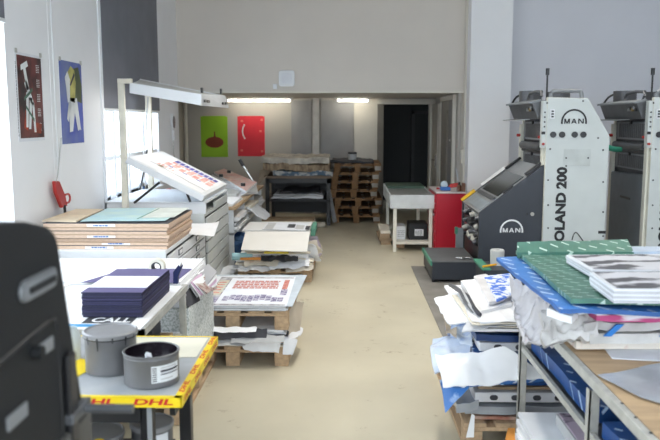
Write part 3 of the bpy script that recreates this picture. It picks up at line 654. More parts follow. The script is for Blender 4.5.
# side panel of one printing unit; facing the room
def unit(dx, text):
    x0 = 2.112 + dx; x1 = 2.772 + dx
    def prof(): return [(x0, .0), (x1, .0), (x1, 1.585), (x1 - .07, 1.70), (x1 - .21, 1.93), (x1 - .24, 1.975), (x0, 1.985)]
    mb = MB().slab([(x, YF - .04, z) for x, z in prof()], .06, press_w, side=press_c, down=(0, 1, 0)); pn = mb.build('unit_panel', press, .006, fixn=True)
    mb = MB().slab([(x + .03, YB - .05, z) for x, z in prof()], .05, press_c, down=(0, 1, 0)); mb.build('unit_panel', press, .006, fixn=True)
    y = YF - .043
    ec = at(574, 122, Y=y); ex = ec.x + dx
    mb = MB(); emblem(mb, ex, y, ec.z + .0, .27, lb); mb.build('emblem', pn)
    for px_ in (553, 562, 574.6, 583.2):
        c = at(px_, 134.6, Y=y); MB().cyl((c.x + dx, y - .012, c.z), (c.x + dx, y, c.z), .032, black, 24).build('port', pn, smooth=True)
    mb = MB(); a = at(564, 149, Y=y); b_ = at(590, 166, Y=y)
    mb.box((a.x + dx, y - .003, b_.z), (b_.x + dx, y, a.z), M('press_white_dull', (.53, .57, .56), .45)); mb.build('cover_plate', pn, .002)
    mb = MB()
    for px_, py_ in ((547, 103), (583, 101), (550, 149), (566, 158), (588, 158), (548, 180), (548, 205), (548, 228), (603, 150), (603, 182), (603, 212), (603, 236), (566, 166), (598, 138)):
        c = at(px_, py_, Y=y); MB().cyl((c.x + dx, y - .006, c.z), (c.x + dx, y, c.z), .009, black, 10).build('screw', pn)
    c = at(552, 114, Y=y); mb = MB().box((c.x - .022 + dx, y - .02, c.z - .05), (c.x + .022 + dx, y, c.z + .05), cab_w)
    for k in (-1, 0, 1): mb.box((c.x - .012 + dx, y - .026, c.z + k * .028 - .008), (c.x + .012 + dx, y - .02, c.z + k * .028 + .008), blackp)
    mb.build('button_panel', pn)
    # vertical lettering
    a = at(567.5, 167, Y=y)
    mb = MB().text('ROLAND 200', lb, (a.x + dx, y, a.z - .885), Z3, -X3, .112, .885, .001, .05); mb.build('lettering', pn)
    # control column on the left edge
    mb = MB().box((x0 - .045, YF - .03, 1.46), (x0, YF + .05, 1.95), press_w); mb.box((x0 - .05, YF - .034, 1.60), (x0 - .01, YF - .028, 1.63), black); mb.cyl((x0 - .03, YF - .06, 1.50), (x0 - .03, YF - .03, 1.50), .014, redp, 12)
    for k in range(4): mb.cyl((x0 - .022, YF - .042, 1.68 + k * .05), (x0 - .022, YF - .03, 1.68 + k * .05), .009, blackp, 10)
    mb.build('switch_column', press, .003)
    mb = MB().box((x0 - .02, YF + .02, 0), (x0 + .04, YF + .10, 1.95), press_c); mb.build('inner_post', press, .003); mb = MB(); mb.box((x0 - .01, YB - .12, 0), (x0 + .03, YB - .04, 1.70), press_c); mb.build('inner_post', press, .003)
    MB().cyl((x0 - .05, YB - .10, 1.57), (x0 - .01, YB - .1, 1.57), .018, redp, 10).build('red_knob', press); MB().cyl((x0 - .06, YF + .06, 1.57), (x0 - .02, YF + .06, 1.57), .015, redp, 10).build('red_knob', press)
    # ink unit
    ya, yb = YF + .10, YB + .05
    mb = MB().slab([(x0 - .06, ya, 1.76), (x0 + .4, ya, 1.76), (x0 + .4, ya, 1.96), (x0 - .02, ya, 1.96), (x0 - .13, ya, 1.93)], yb - ya, mgrey, down=(0, 1, 0))
    iu = mb.build('ink_unit', press, .01, fixn=True)
    MB().slab([(x0 - .02, ya, 1.97), (x0 - .15, ya, 1.94), (x0 - .16, yb, 1.94), (x0 - .02, yb, 1.97)], .02, slate_l).build('lid', iu, .003, fixn=True)
    MB().slab([(x0 - .06, ya + .35, 1.762), (x0 - .18, ya + .45, 1.75), (x0 - .18, yb + .05, 1.75), (x0 - .06, yb, 1.762)], .01, silver).build('drip_tray', iu, fixn=True)
    MB().tube([(x0 - .10, yb - .05, 1.94), (x0 - .06, yb - .1, 2.02), (x0 + .02, yb - .1, 2.06)], .012, black).build('lever', iu, smooth=True)
    MB().tube([(x0 - .02, ya + .12, 1.96), (x0 - .0, ya + .12, 2.05), (x0 - .0, ya + .62, 2.05), (x0 - .02, ya + .62, 1.96)], .018, mgrey, smooth=2).build('handle', iu, smooth=True)
    mb = MB().box((x0 - .03, ya + .05, 1.80), (x0 + .0, ya + .35, 1.9), black)
    for k in range(5): mb.cyl((x0 - .12, ya + .05 + k * .05, 1.86 + .02 * (k % 2)), (x0 - .0, ya + .05 + k * .05, 1.86), .018, (blackp, silver, M('brass', (.4, .3, .12), .4, .6))[k % 3], 10)
    mb.build('ink_keys', iu)
    # rail + drums on top
    mb = MB().tube([(x0 + .05, YF + .02, 1.97), (x0 + .05, YF + .02, 2.03), (x0 + .09, YF + .02, 2.05), (x0 + .30, YF + .02, 2.05), (x0 + .36, YF + .02, 2.045), (x0 + .37, YF + .02, 1.97)], .020, slate_l, smooth=3); mb.build('guard_rail', press, smooth=True)
    MB().cyl((x0 + .24, YF + .45, 1.95), (x0 + .24, YF + .45, 2.055), .13, mgrey, 28).build('drum', press, smooth=True)
    MB().cyl((x0 + .06, YB - .25, 1.95), (x0 + .06, YB - .25, 2.085), .13, mgrey, 28).build('drum', press, smooth=True)
    # slim signal lever
    mb = MB().cyl((x0 + .02, YF + .08, 1.95), (x0 + .02, YF + .08, 2.24), .010, blackp, 10); mb.cyl((x0 + .02, YF + .08, 2.22), (x0 + .02, YF + .08, 2.29), .02, black, 12); mb.build('control_lever', press, smooth=True)
    # grilles on the face that looks left
    gx = x0 + .02; y0 = YF + .14; y1 = YB - .16
    MB().box((gx + .03, YF + .1, 0), (gx + .3, YB - .06, 1.76), slate).build('housing', press)
    for z0, z1, m in ((1.53, 1.73, mgrey), (1.20, 1.38, mgrey)):
        mb = MB().box((gx, y0, z0), (gx + .03, y1, z1), slate_l)
        for k in range(14): yy = y0 + .06 + k * (y1 - y0 - .12) / 14; mb.box((gx - .008, yy, z0 + .02), (gx, yy + .028, z1 - .02), m)
        mb.cyl((gx - .02, (y0 + y1) / 2, z1 - .01), (gx, (y0 + y1) / 2, z1 - .01), .02, black, 12)
        mb.build('grille', press)
    mb = MB().cyl((gx - .01, y0, 1.46), (gx - .01, y1, 1.46), .045, mgrey, 20); mb.cyl((gx - .005, y0, 1.405), (gx - .005, y1, 1.405), .02, black, 12); mb.build('roller', press, smooth=True)
    mb = MB().slab([(gx - .03, y0 - .05, 1.17), (gx - .03, y1 + .06, 1.14), (gx - .03, y1 + .06, .2), (gx - .03, y0 - .05, .2)], .06, M('slate_cover', (.13, .155, .18), .4), down=(1, 0, 0)); lp = mb.build('lower_cover', press, .02, fixn=True)
    MB().box((gx - .036, y0 + .3, .86), (gx - .030, y1 - .3, .885), black).build('grip_slot', lp)
unit(0, True); unit(1.10, True)
# green glove-like cloth between the units
a = at(599, 148, Y=8.05); mb = MB().tube([a, at(606, 147, Y=8.05), at(613, 149, Y=8.2), at(620, 149.5, Y=8.4)], .030, M('glove_green', (.03, .26, .17), .6, bump=.4), seg=12)
tag(mb.build('rolled_cloth', smooth=True), 'green rolled cloth clamped between the two press units', 'cloth')
mb = MB().box((2.70, YF - .045, 1.05 - .5), (2.78, YF - .03, 1.08 - .5), black); mb.build('latch', press)
mb = MB().tube([at(572, 240, Y=7.9), at(574, 234, Y=7.9), at(577, 233, Y=7.9), at(583, 241, Y=7.9)], .006, blackp); mb.build('hook_wire', press)
# foot steps
t_ = thing('step_platform', 'low dark step with green edging at the foot of the press', 'step', (1.15, 8.4, 0))
MB().box((.945, 7.98, .035), (1.42, 8.85, .225), slate).build('box', t_, .006)
MB().box((.93, 7.97, .225), (1.42, 8.86, .24), M('tread_rubber', (.10, .105, .11), .7, bump=.2)).build('tread', t_, .003)
MB().box((.925, 7.97, .19), (.945, 8.86, .243), green).build('edging', t_, .004)
for x, y in ((.97, 8.02), (1.36, 8.02), (.97, 8.78), (1.36, 8.78)): MB().cyl((x, y, .006), (x, y, .04), .02, black, 12).build('foot', t_)
t_ = thing('step_plate', 'upright dark kick plate with green edge behind the low step', 'plate', (1.33, 8.95, 0))
MB().box((1.33, 8.90, .006), (1.42, 8.93, .47), slate_l).build('plate', t_, .003); MB().box((1.32, 8.89, .40), (1.35, 8.94, .48), green).build('edging', t_)
mb = MB().tube([(1.22, 8.1, .255), (1.27, 8.05, .262), (1.33, 8.12, .255), (1.37, 8.06, .26)], .012, chrome)
tag(mb.build('spanner', smooth=True), 'small silver tool lying on the low dark step', 'tool')
# cabinet in front of press with can, ruler
p_ = at(478, 270, Y=6.9); zz = p_.z
t_ = thing('low_cabinet', 'low slate cabinet with green edge between paper pile and press', 'cabinet', (1.75, 7.3, 0))
MB().box((1.30, 6.9, .006), (2.3, 7.35, zz), slate).build('body', t_, .005); MB().box((1.28, 6.88, zz), (1.36, 7.37, zz + .02), green).build('edging', t_)
c = at(488, 262, Z=zz)
t_ = thing('paper_roll', 'grey white paper roll standing behind the blue wrapped reams', 'roll', (1.46, 7.15, zz))
mb = MB().lathe([(0, 0), (.065, 0), (.068, .14), (.06, .15), (.03, .148), (.028, .1), (0, .1)], (1.47, 7.15, zz + .002), M('roll_grey', (.55, .56, .55), .6), 28); mb.build('roll', t_, smooth=True)
pa_ = at(483, 266.5, Z=zz + .03); pb_ = at(496, 264.5, Z=zz + .03); mb = MB().cyl(pa_, pb_, .010, M('orange_stick', (.85, .42, .02), .5)); 
tag(mb.build('pencil'), 'orange stick poking out above the white papers', 'stick')

# ================================================================== LEFT : SHELF BENCH, PLAN CHESTS
t_ = thing('shelf_bench', 'long white open shelf bench under the paper trimmer', 'bench', (-1.8, 10.2, 0))
MB().box((-2.35, 8.72, .70), (-1.28, 11.75, .735), ply).build('worktop', t_, .003)
for y in (8.74, 9.7, 10.7, 11.68): MB().box((-2.3, y, 0), (-1.31, y + .03, .70), cab_w).build('upright', t_, .003)
MB().box((-2.3, 8.74, .40), (-1.31, 11.7, .425), cab_w).build('shelf', t_, .003)
MB().box((-2.32, 8.74, 0), (-2.30, 11.7, .70), cab_g).build('back', t_)
for (y0, y1, z0, z1, ms, lab) in ((8.85, 9.6, .426, .60, [white, redp, greyp], 'mixed red and white papers in first upper bay of the bench'), (9.8, 10.6, .426, .62, [white, white2, cream], 'white papers spilling from the middle upper bay of the bench'), (10.8, 11.6, .426, .6, [white2, greyp], 'grey papers in the farthest upper bay of the bench')):
    tag(pile(MB(), -2.1, -1.28, y0, y1, z0, z1, 7, ms, .03, wav=.015).build('paper_pile'), lab, 'papers', 'papers in the shelf bench')
mb = MB(); mb.grid(bil([(-1.30, 9.75, .60), (-1.05, 9.8, .45), (-1.05, 10.6, .42), (-1.32, 10.6, .58)], .05, 6), 8, 8, .01, white2)
tag(mb.build('hanging_paper', smooth=True), 'crumpled white paper hanging out of the bench shelf', 'paper')
mb = MB()
for k in range(7): mb.grid(bil([(-1.9, 8.85 + .12 * k, .30), (-1.22, 8.8 + .12 * k, .28 - .03 * (k % 3)), (-1.22, 8.95 + .12 * k, .26), (-1.9, 9.0 + .12 * k, .3)], .06, 8, k), 6, 4, .25, M('blue_cloth', (.03, .09, .24), .8, c2=(.10, .20, .36), vs=8))
tag(mb.build('blue_cloths'), 'dark blue bundled cloths in the lower bay of the bench', 'cloths')
t_ = thing('paper_trimmer', 'white guillotine trimmer with raised black handled arm on the bench', 'paper trimmer', (-1.8, 10.4, .735))
MB().box((-2.25, 9.75, .74), (-1.42, 11.0, .79), cab_g).build('base', t_, .006)
mb = MB().slab([at(214, 172, Z=.93), at(224, 168.5, Z=.97), at(257, 182, Z=.86), at(246, 191, Z=.82)], .03, M('pinkish_print', (.78, .42, .36), .6, c2=(.80, .62, .56), vs=8), side=white); mb.build('clamp_bed', t_, fixn=True)
mb = MB().slab([at(212, 174, Z=.90), at(246, 191.5, Z=.80), at(256, 184, Z=.80), at(258, 192, Z=.75), at(238, 196, Z=.75), at(210, 180, Z=.84)], .02, white); mb.build('side_cover', t_, fixn=True)
MB().cyl(at(253, 181, Y=10.4), at(243, 165, Y=10.4), .012, chrome).build('arm', t_)
MB().cyl(at(243.5, 166, Y=10.4), at(239.5, 159.5, Y=10.4), .024, black).build('grip', t_, smooth=True)
for a, b_ in (((221, 177), .93), ((229, 173), .95), ((243, 186), .88)): 
    c = at(*a, Z=b_); MB().cyl(c, c + V(0, 0, .04), .03, black, 12).build('knob', t_)
tag(MB().cyl((-2.2, 9.3, .735), (-2.2, 9.3, .90), .03, redp).build('ink_bottle', bevel=.004), 'small dark red bottle behind the trimmer on the bench', 'bottle')
tag(pile(MB(), -1.8, -1.33, 8.8, 9.6, .736, .77, 3, [white, M('pale_green', (.45, .6, .5), .7)], .02).build('paper_pile'), 'pale green and white papers at near end of the bench top', 'papers')

def plan_chest(label, x0, x1, y0, y1, z1, n, grp='plan chests', base=.08, m=cab_w, hn=2):
    t_ = thing('plan_chest', label, 'plan chest', ((x0 + x1) / 2, (y0 + y1) / 2, 0), grp)
    MB().box((x0, y0, base), (x1 - .02, y1, z1), m).build('carcass', t_, .004)
    MB().box((x0 + .04, y0 + .03, 0), (x1 - .07, y1 - .03, base), gap).build('plinth', t_)
    h = (z1 - .04 - base) / n
    MB().box((x1 - .022, y0 + .02, base + .005), (x1 - .017, y1 - .02, z1 - .03), gap).build('drawer_gap_shade', t_)  # black backing sheet paints the shade seen between the drawers
    for i in range(n):
        z = base + .01 + i * h
        d = MB().box((x1 - .02, y0 + .03, z), (x1, y1 - .03, z + h - .016), m).build('drawer', t_, .003)
        for k in range(hn):
            yc = y0 + (y1 - y0) * (.27 + .46 * k)
            mb = MB().box((x1, yc - .07, z + h * .25), (x1 + .006, yc + .07, z + h * .75), mgrey); mb.quad((x1 + .006, yc - .055, z + h * .33), Y3, Z3, .11, h * .33, white, .001)
            mb.build('label_holder', d)
    return t_
plan_chest('white plan chest with flat drawers carrying the peach board stack', -2.40, -1.35, 5.63, 7.18, .757, 7)
plan_chest('taller grey white plan chest under the tilted light table', -2.40, -1.35, 7.24, 8.66, .84, 6, m=cab_g, hn=0)
# boards stack (screen frames)
nb = 7; z = .758
tops = [.030, .026, .030, .030, .028, .026, .034]
ords = ['lowest', 'second lowest', 'third from the bottom', 'middle', 'third from the top', 'second from the top', 'topmost']
for i in range(nb):
    h = tops[i] * .97; dx = random.uniform(-.012, .012); dy = random.uniform(-.012, .012)
    t_ = thing('printing_board', 'peach edged flat board, %s in the stack on the plan chest' % ords[i], 'board', (-1.85, 6.15, z), 'boards on the plan chest')
    mb = MB().box((-2.34 + dx, 5.70 + dy, z), (-1.365 + dx, 6.60 + dy, z + h - .005), peach); mb.box((-2.34 + dx, 5.703 + dy, z + h - .005), (-1.372 + dx, 6.59 + dy, z + h), brownp if i % 2 else darkp)
    mb.build('panel', t_)
    if i in (0, 1, 3, 6):
        a = -2.0 + .12 * (i % 3); mb = MB(); mb.quad((a + dx, 5.70 + dy, z + .004), X3, Z3, .22, h - .012, white, .003); lines(mb, (a + .05 + dx, 5.697 + dy, z + .009), X3, Z3, .12, .012, 1, bluep, 5, .8); mb.build('label', t_)
    z += tops[i]
zb = z
mapm = M('map_green', (.50, .66, .62), .7, c2=(.40, .60, .66), vs=5)
t_ = thing('printed_sheet', 'pale green and blue map like sheet on top of the board stack', 'printed sheet', (-1.75, 6.1, zb))
mb = MB(); mb.grid(bil([(-2.05, 5.72, zb + .012), (-1.40, 5.76, zb + .012), (-1.42, 6.6, zb + .014), (-2.1, 6.55, zb + .014)], .003, 4), 8, 8, .003, mapm)
mb.quad((-1.62, 5.8, zb + .0135), Y3, -X3, .7, .015, green, .006); mb.build('sheet', t_)
mb = MB(); mb.grid(bil([(-1.62, 5.9, zb + .017), (-1.37, 5.95, zb + .017), (-1.37, 6.55, zb + .02), (-1.66, 6.55, zb + .02)], .003, 4), 6, 6, .002, M('sheet_pale_mint', (.72, .76, .70), .7))
tag(mb.build('loose_sheet'), 'pale mint sheet overlapping the right side of the map sheet', 'sheet')
mb = MB(); mb.slab([(-2.36, 5.75, zb + .012), (-2.08, 5.72, zb + .012), (-2.12, 6.5, zb + .014), (-2.36, 6.5, zb + .014)], .01, M('raw_wood', (.75, .62, .45), .7))
tag(mb.build('thin_panel'), 'bare wooden panel at the left end on top of the board stack', 'panel')
mb = MB(); mb.grid(bil([at(190, 224, Z=.775), at(219, 222, Z=.765), at(214, 236, Z=.72), at(189, 234, Z=.765)], .004, 4), 8, 6, .004, white)
tag(mb.build('loose_sheet', smooth=True), 'white sheet sticking out over the near plan chest edge', 'sheet')
# light table on the second chest
t_ = thing('light_table', 'tilted white light table with a coloured print, beside the window', 'light table', (-1.85, 7.95, .84))
mb = MB(); mb.box((-2.35, 7.26, .84), (-1.36, 7.30, .945), cab_w); mb.box((-2.35, 8.60, .84), (-1.36, 8.64, .945), cab_w); mb.box((-2.35, 7.26, .935), (-1.36, 8.64, .955), cab_w); mb.box((-2.35, 7.26, .84), (-2.33, 8.64, .95), cab_w); mb.box((-1.38, 7.8, .84), (-1.36, 8.6, .90), cab_g); mb.build('base_box', t_, .003)
A = V(-1.35, 7.18, .955 + .07); B_ = V(-1.35, 8.55, .955 + .07); D_ = V(-2.085, 7.18, 1.40); C_ = B_ + (D_ - A)
nt = (B_ - A).cross(D_ - A).normalized(); nt = nt if nt.z > 0 else -nt
MB().slab([A, B_, C_, D_], .065, cab_w, down=-nt).build('light_box', t_, .006, fixn=True)
ur = (B_ - A).normalized(); uu = (D_ - A).normalized(); W = (B_ - A).length; Hh = (D_ - A).length
o = A + nt * .002
mb = MB(); mb.slab([o + ur * .05 + uu * .05, o + ur * (W - .12) + uu * .03, o + ur * (W - .12) + uu * (Hh - .12), o + ur * .06 + uu * (Hh - .06)], .002, white, down=-nt)
mb.build('print', t_, fixn=True)
pr = MB(); o2 = o + nt * .001
def pq(x, y, w, h, m, l=.0015): pr.quad(o2 + ur * x + uu * y, ur, uu, w, h, m, l)
pb = M('print_blue', (.16, .16, .62), .6, var=.3, vs=30); prr = M('print_red', (.75, .22, .18), .6, c2=(.85, .62, .55), vs=18)
for k in range(9):
    pq(1.04, .08 + .058 * k, .17, .046, pb); 
for k in range(7): pq(.90, .08 + .075 * k, .11, .055, prr); pq(.62 + .05 * (k % 2), .07 + .08 * k, .22, .06, prr); pq(.60, .10 + .08 * k, .04, .05, pb) if k % 2 else None
for k in range(5): pq(.40 + .03 * (k % 2), .45 + .04 * k, .12, .02, prr)
for k in range(20): pq(.24 + .012 * math.sin(k * .9) + .006 * k, .05 + .032 * k, .03, .034, greyp)
pq(.32, .55, .10, .05, brownp); pr.build('print_marks', t_)
MB().tube([(-1.8, 7.24, 1.15), (-2.05, 7.22, .95)], .012, black, smooth=0).build('support_strut', t_); MB().tube([(-1.55, 7.24, 1.08), (-1.5, 7.22, .96)], .012, black, smooth=0).build('support_strut', t_)
# gantry lamp
t_ = thing('gantry_lamp', 'white overhead lamp hood on cream posts above the light table', 'lamp', (-2.2, 8.0, .84))
pm = M('post_cream', (.80, .76, .64), .5)
MB().box((-2.165, 7.20, 0), (-2.105, 7.24, 2.095), pm).build('post', t_, .003)
MB().box((-2.33, 8.80, 0), (-2.265, 8.85, 2.16), pm).build('post', t_, .003)
MB().box((-2.165, 7.195, 2.095), (-2.03, 7.245, 2.14), pm).build('crossbar', t_, .003)
a = [at(129.5, 82.5, Y=7.2), at(201, 94, Y=7.2), at(201, 105.5, Y=7.2), at(129.5, 93, Y=7.2)]
MB().slab(a, .06, cab_w, down=(0, 1, 0)).build('hood_side', t_, .004, fixn=True)
b_ = [at(141, 79, Y=8.85), at(225, 95.5, Y=8.85), at(229, 108, Y=8.85), at(141, 90, Y=8.85)]
MB().slab(b_, .06, cab_w, down=(0, -1, 0)).build('hood_side', t_, .004, fixn=True)
e_ = V(.004, .012, 0); MB().slab([a[1] + e_, a[2] + e_, b_[2] + V(.004, -.012, 0), b_[1] + V(.004, -.012, 0)], .02, cab_w, down=(-1, 0, 0)).build('hood_end', t_, .003, fixn=True)
MB().slab([a[0] + V(0, .03, -.01), b_[0] + V(0, -.03, -.01), b_[1] + V(0, -.03, -.01), a[1] + V(0, .03, -.01)], .02, cab_g).build('hood_top', t_, fixn=True)
mb = MB()
for px_, py_, yy, w_, h_ in ((205, 101, 7.22, 2.0, 3), (208, 101.5, 7.4, 1.5, 3), (223, 103.5, 8.3, 1.6, 4), (226, 103.5, 8.6, 1.6, 4)):
    c = at(px_, py_, X=-1.35); mb.box(c + V(-.004, -.05, -.013), c + V(.012, .05, .013), black)
mb.box(at(202, 93, Y=7.3) + V(-.01, -.02, -.0), at(202, 93, Y=7.3) + V(.01, .02, .05), black); mb.box(at(221, 94, Y=8.7) + V(-.01, -.02, 0), at(221, 94, Y=8.7) + V(.01, .02, .06), black)
mb.build('vent_slots', t_)
MB().tube([at(148, 97, Y=8.7), at(146, 125, Y=8.7), at(144, 150, Y=8.6), at(144, 170, Y=8.5)], .008, greyp).build('cable', t_)

# ================================================================== PALLET STACK A (near)
pa = make_pallet('bare wooden pallet on the floor at the base of the near left stack', (-1.20, 5.18, 0), wood, group='pallets of the near left stack')
mixed = [white, white2, greyp, darkp, white, brownp, cream]
tag(pile(MB(), -1.18, -.42, 5.20, 6.3, .145, .258, 14, mixed, .02, rag=.03, wav=.010).build('paper_pile'), 'ragged loose papers between the two pallets of near left stack', 'papers')
t_ = dup(pa, (-1.20, 5.20, .262), 'wooden pallet carrying the red and blue print, upper of two', group='pallets of the near left stack')
mb = MB(); mb.grid(bil([(-.78, 5.19, .20), (-.45, 5.17, .215), (-.47, 5.14, .10), (-.70, 5.14, .12)], .03, 7, 3), 8, 5, .006, white, down=(0, 1, 0))
tag(mb.build('hanging_paper', smooth=True), 'white torn sheet hanging in front of the lower pallet', 'paper')
mb = MB(); mb.grid(bil([(-.42, 5.2, .20), (-.33, 5.25, .19), (-.32, 5.6, .16), (-.42, 5.6, .20)], .03, 8, 4), 8, 6, .006, white2); mb.grid(bil([(-.43, 5.2, .22), (-.34, 5.22, .19), (-.37, 5.18, .09), (-.44, 5.16, .1)], .02, 9, 5), 6, 6, .006, white2)
tag(mb.build('crumpled_paper', smooth=True), 'crumpled white paper bulging out right of the near left stack', 'paper')
mb = MB(); mb.grid(bil([(-.42, 5.32, .38), (-.31, 5.55, .38), (-.33, 5.5, .17), (-.41, 5.3, .2)], .03, 9, 6), 8, 8, .008, M('kraft_light', (.58, .50, .40), .8))
tag(mb.build('crumpled_wrap', smooth=True), 'brownish crumpled wrapping at the right side of the upper pallet', 'wrapping')
tag(pile(MB(), -1.19, -.41, 5.17, 6.2, .407, .435, 5, [white, greyp, darkp, white2], .012).build('sheet_stack'), 'thin stack of sheets under the red and blue print', 'papers')
t_ = thing('printed_poster', 'large print with red lettering rows and purple figures on upper pallet', 'printed sheet', (-.8, 5.7, .437))
zt = .443
mb = MB().slab([(-1.20, 5.16, zt), (-.37, 5.18, zt), (-.32, 6.26, zt), (-1.20, 6.26, zt)], .004, M('poster_bluegrey', (.50, .56, .62), .7)); mb.build('sheet', t_)
mb = MB(); mb.slab([(-1.20, 5.165, zt + .002), (-.41, 5.165, zt + .002), (-.41, 6.18, zt + .002), (-1.20, 6.18, zt + .002)], .002, white2); o = V(-1.03, 5.20, zt + .002)
dkg = M('print_grey', (.22, .21, .23), .6, c2=(.5, .5, .52), vs=20, lo=.4, hi=.6); prd = M('print_brick', (.42, .07, .05), .6, c2=(.62, .30, .25), vs=40); ppu = M('print_purple', (.13, .11, .22), .6, c2=(.45, .43, .52), vs=45, lo=.45, hi=.55); mnt = M('print_mint', (.45, .55, .50), .6, c2=(.60, .45, .30), vs=25)
def q(x, y, w, h, m, l=.001): mb.quad(o + V(x * .82, y, 0), X3, Y3, w * .82, h, m, l)
q(.0, -.02, .74, .05, dkg); q(0, .90, .74, .05, dkg)
mb.poly(o, X3, Y3, [(0, .04), (.10, .04), (.10, .90), (0, .90)], dkg, .0008); mb.poly(o, X3, Y3, [(.01, .30), (.09, .30), (.09, .82), (.01, .82)], mnt, .0012)
for k in range(5): q(.02, .36 + .09 * k, .07, .04, prd, .0016)
lines(mb, o + V(.15, .52, 0), X3, Y3, .36, .30, 5, prd, 9, .72)
q(.66, .42, .05, .42, prd, .0012); q(.66, .30, .06, .20, ppu, .0014)
for k in range(10): q(.16 + .055 * k, .12 + .03 * math.sin(k * 1.3), .05, .20 - .014 * abs(k - 4), ppu)
q(.02, .05, .10, .18, ppu, .0014); mb.build('print_marks', t_)

for k, (xa, xb, za, zb_, m, lab) in enumerate(((-1.18, -.55, .215, .285, darkp, 'black creased sheet crushed under the upper pallet of near left stack'), (-1.10, -.62, .265, .30, white, 'white strip of paper above the black creased sheet'), (-.80, -.43, .19, .24, greyp, 'grey folded sheet at the right front of near left stack'), (-1.18, -.7, .165, .20, greyp, 'grey rolled sheets at left front of near left stack'))):
    mb = MB().grid(bil([(xa, 5.12 - .008 * k, za), (xb, 5.13 - .008 * k, za + .01), (xb, 5.15, zb_), (xa, 5.15, zb_)], .014, 11, k), 20, 6, .008, m, down=(0, 1, 0))
    tag(mb.build('creased_sheet', smooth=True), lab, 'sheet', 'creased sheets of the near left stack')
# ================================================================== PALLET STACK B (farther)
pbp = dup(pa, (-1.16, 7.98, 0), 'wooden pallet at the base of the farther left stack', group='pallets of the farther left stack')
mx2 = [cream, white, cream, darkp, white2, brownp]
tag(pile(MB(), -1.18, -.36, 7.95, 9.1, .145, .25, 9, mx2, .035, wav=.02).build('paper_pile'), 'creased cream papers just above the farther left pallet', 'papers')
tag(pile(MB(), -1.05, -.40, 7.97, 9.1, .262, .33, 5, [cream, white, M('mint_paper', (.55, .68, .60), .8)], .03, wav=.015).build('paper_pile'), 'mint and white papers in the middle of the farther left stack', 'papers')
tag(pile(MB(), -1.08, -.42, 7.97, 8.40, .335, .405, 4, [darkp, cream, greyp, darkp], .02).build('paper_pile'), 'dark packs just below the front of the drooping board', 'papers')
tag(MB().box((-.86, 7.88, .335), (-.60, 7.95, .352), M('yellow_card', (.80, .66, .05), .6)).build('yellow_card'), 'yellow card showing under the white drooping board', 'card')
tag(MB().box((-1.12, 7.90, .262), (-.90, 8.0, .285), M('orange_card', (.75, .30, .05), .6)).build('orange_card'), 'orange card at the lower left of the farther stack', 'card')
tag(pile(MB(), -1.08, -.42, 8.46, 9.1, .366, .488, 7, [darkp, cream, greyp, brownp, M('green_paper', (.12, .3, .2), .7)], .03).build('paper_pile'), 'dark and brown packs under the drooping board', 'papers')
for k, (xa, xb, za, zb_, m, lab) in enumerate(((-1.08, -.62, .20, .27, cream, 'cream creased sheet at left front of farther stack'), (-.80, -.38, .18, .27, white2, 'white creased sheet at right front of farther stack'), (-1.15, -.75, .15, .19, white, 'white folded edge just above the farther pallet'), (-.62, -.33, .15, .20, alc_white, 'off-white ragged sheet at right corner above the farther pallet'), (-.9, -.5, .27, .30, darkp, 'dark creased strip below the yellow card'))):
    mb = MB().grid(bil([(xa, 7.86 - .01 * k, za), (xb, 7.87 - .01 * k, za + .01), (xb, 7.93, zb_), (xa, 7.93, zb_)], .03, 9, k + 3), 22, 8, .008, m, down=(0, 1, 0))
    tag(mb.build('creased_sheet', smooth=True), lab, 'sheet', 'creased sheets of the farther left stack')
c0 = at(232, 256.5, Y=7.95); mb = MB().cyl(c0, c0 + V(.22, .02, 0), .04, M('tube_aqua', (.36, .60, .66), .5), 24); tag(mb.build('paper_tube', smooth=True), 'light aqua tube poking left out of the farther stack', 'tube')
t_ = thing('drooping_board', 'large off-white board sliding forward over the farther stack', 'board', (-.75, 8.1, .42))
P4 = [at(241, 249.5, Y=7.72), at(307, 251.5, Y=7.72), at(310, 231.5, Z=.515), at(245.5, 231.5, Z=.515)]
MB().slab(P4, .008, M('offwhite_board', (.72, .70, .66), .7, var=.02)).build('sheet', t_)
MB().box((-1.17, 8.42, .492), (-.40, 9.15, .505), M('offwhite_board2', (.70, .70, .69), .7, var=.02)).build('back_sheet', t_)
t_ = thing('printed_leaflet', 'grey printed sheet lying at the back of the farther stack', 'printed sheet', (-.75, 8.8, .52))
P4 = [at(262, 229.5, Z=.512), at(306, 231, Z=.512), at(308, 223, Z=.512), at(268, 222.5, Z=.512)]
MB().slab(P4, .006, white2).build('sheet', t_)
mb = MB(); r_ = (P4[1] - P4[0]).normalized()
for x, y, w_, h_ in ((.02, .05, .1, .5), (.28, .2, .09, .3), (.38, .12, .10, .34), (.5, .1, .05, .3)): mb.quad(P4[0] + r_ * x + Y3 * y, r_, Y3, w_, h_, (greyp, darkp)[w_ < .1], .002)
mb.quad(P4[0], r_, Y3, .6, .02, darkp, .002); mb.build('print_marks', t_)
mb = MB()
for k in range(6): mb.grid(bil([(-.45, 8.0 + .16 * k, .45 - .05 * (k % 3)), (-.32, 8.02 + .16 * k, .40 - .06 * (k % 2)), (-.26, 8.15 + .16 * k, .20 + .03 * (k % 2)), (-.42, 8.2 + .16 * k, .2)], .05, 8, k), 6, 6, .006, (white2, M('lilac_paper', (.6, .54, .64), .7), cream)[k % 3])
tag(mb.build('torn_papers', smooth=True), 'torn white and lilac sheets fringing right side of farther stack', 'papers')
mb = MB(); mb.box((-.39, 8.50, .43), (-.34, 9.1, .51), M('green_card', (.10, .28, .2), .6)); tag(mb.build('green_bundle'), 'dark green bundle on the right back of farther stack', 'bundle')
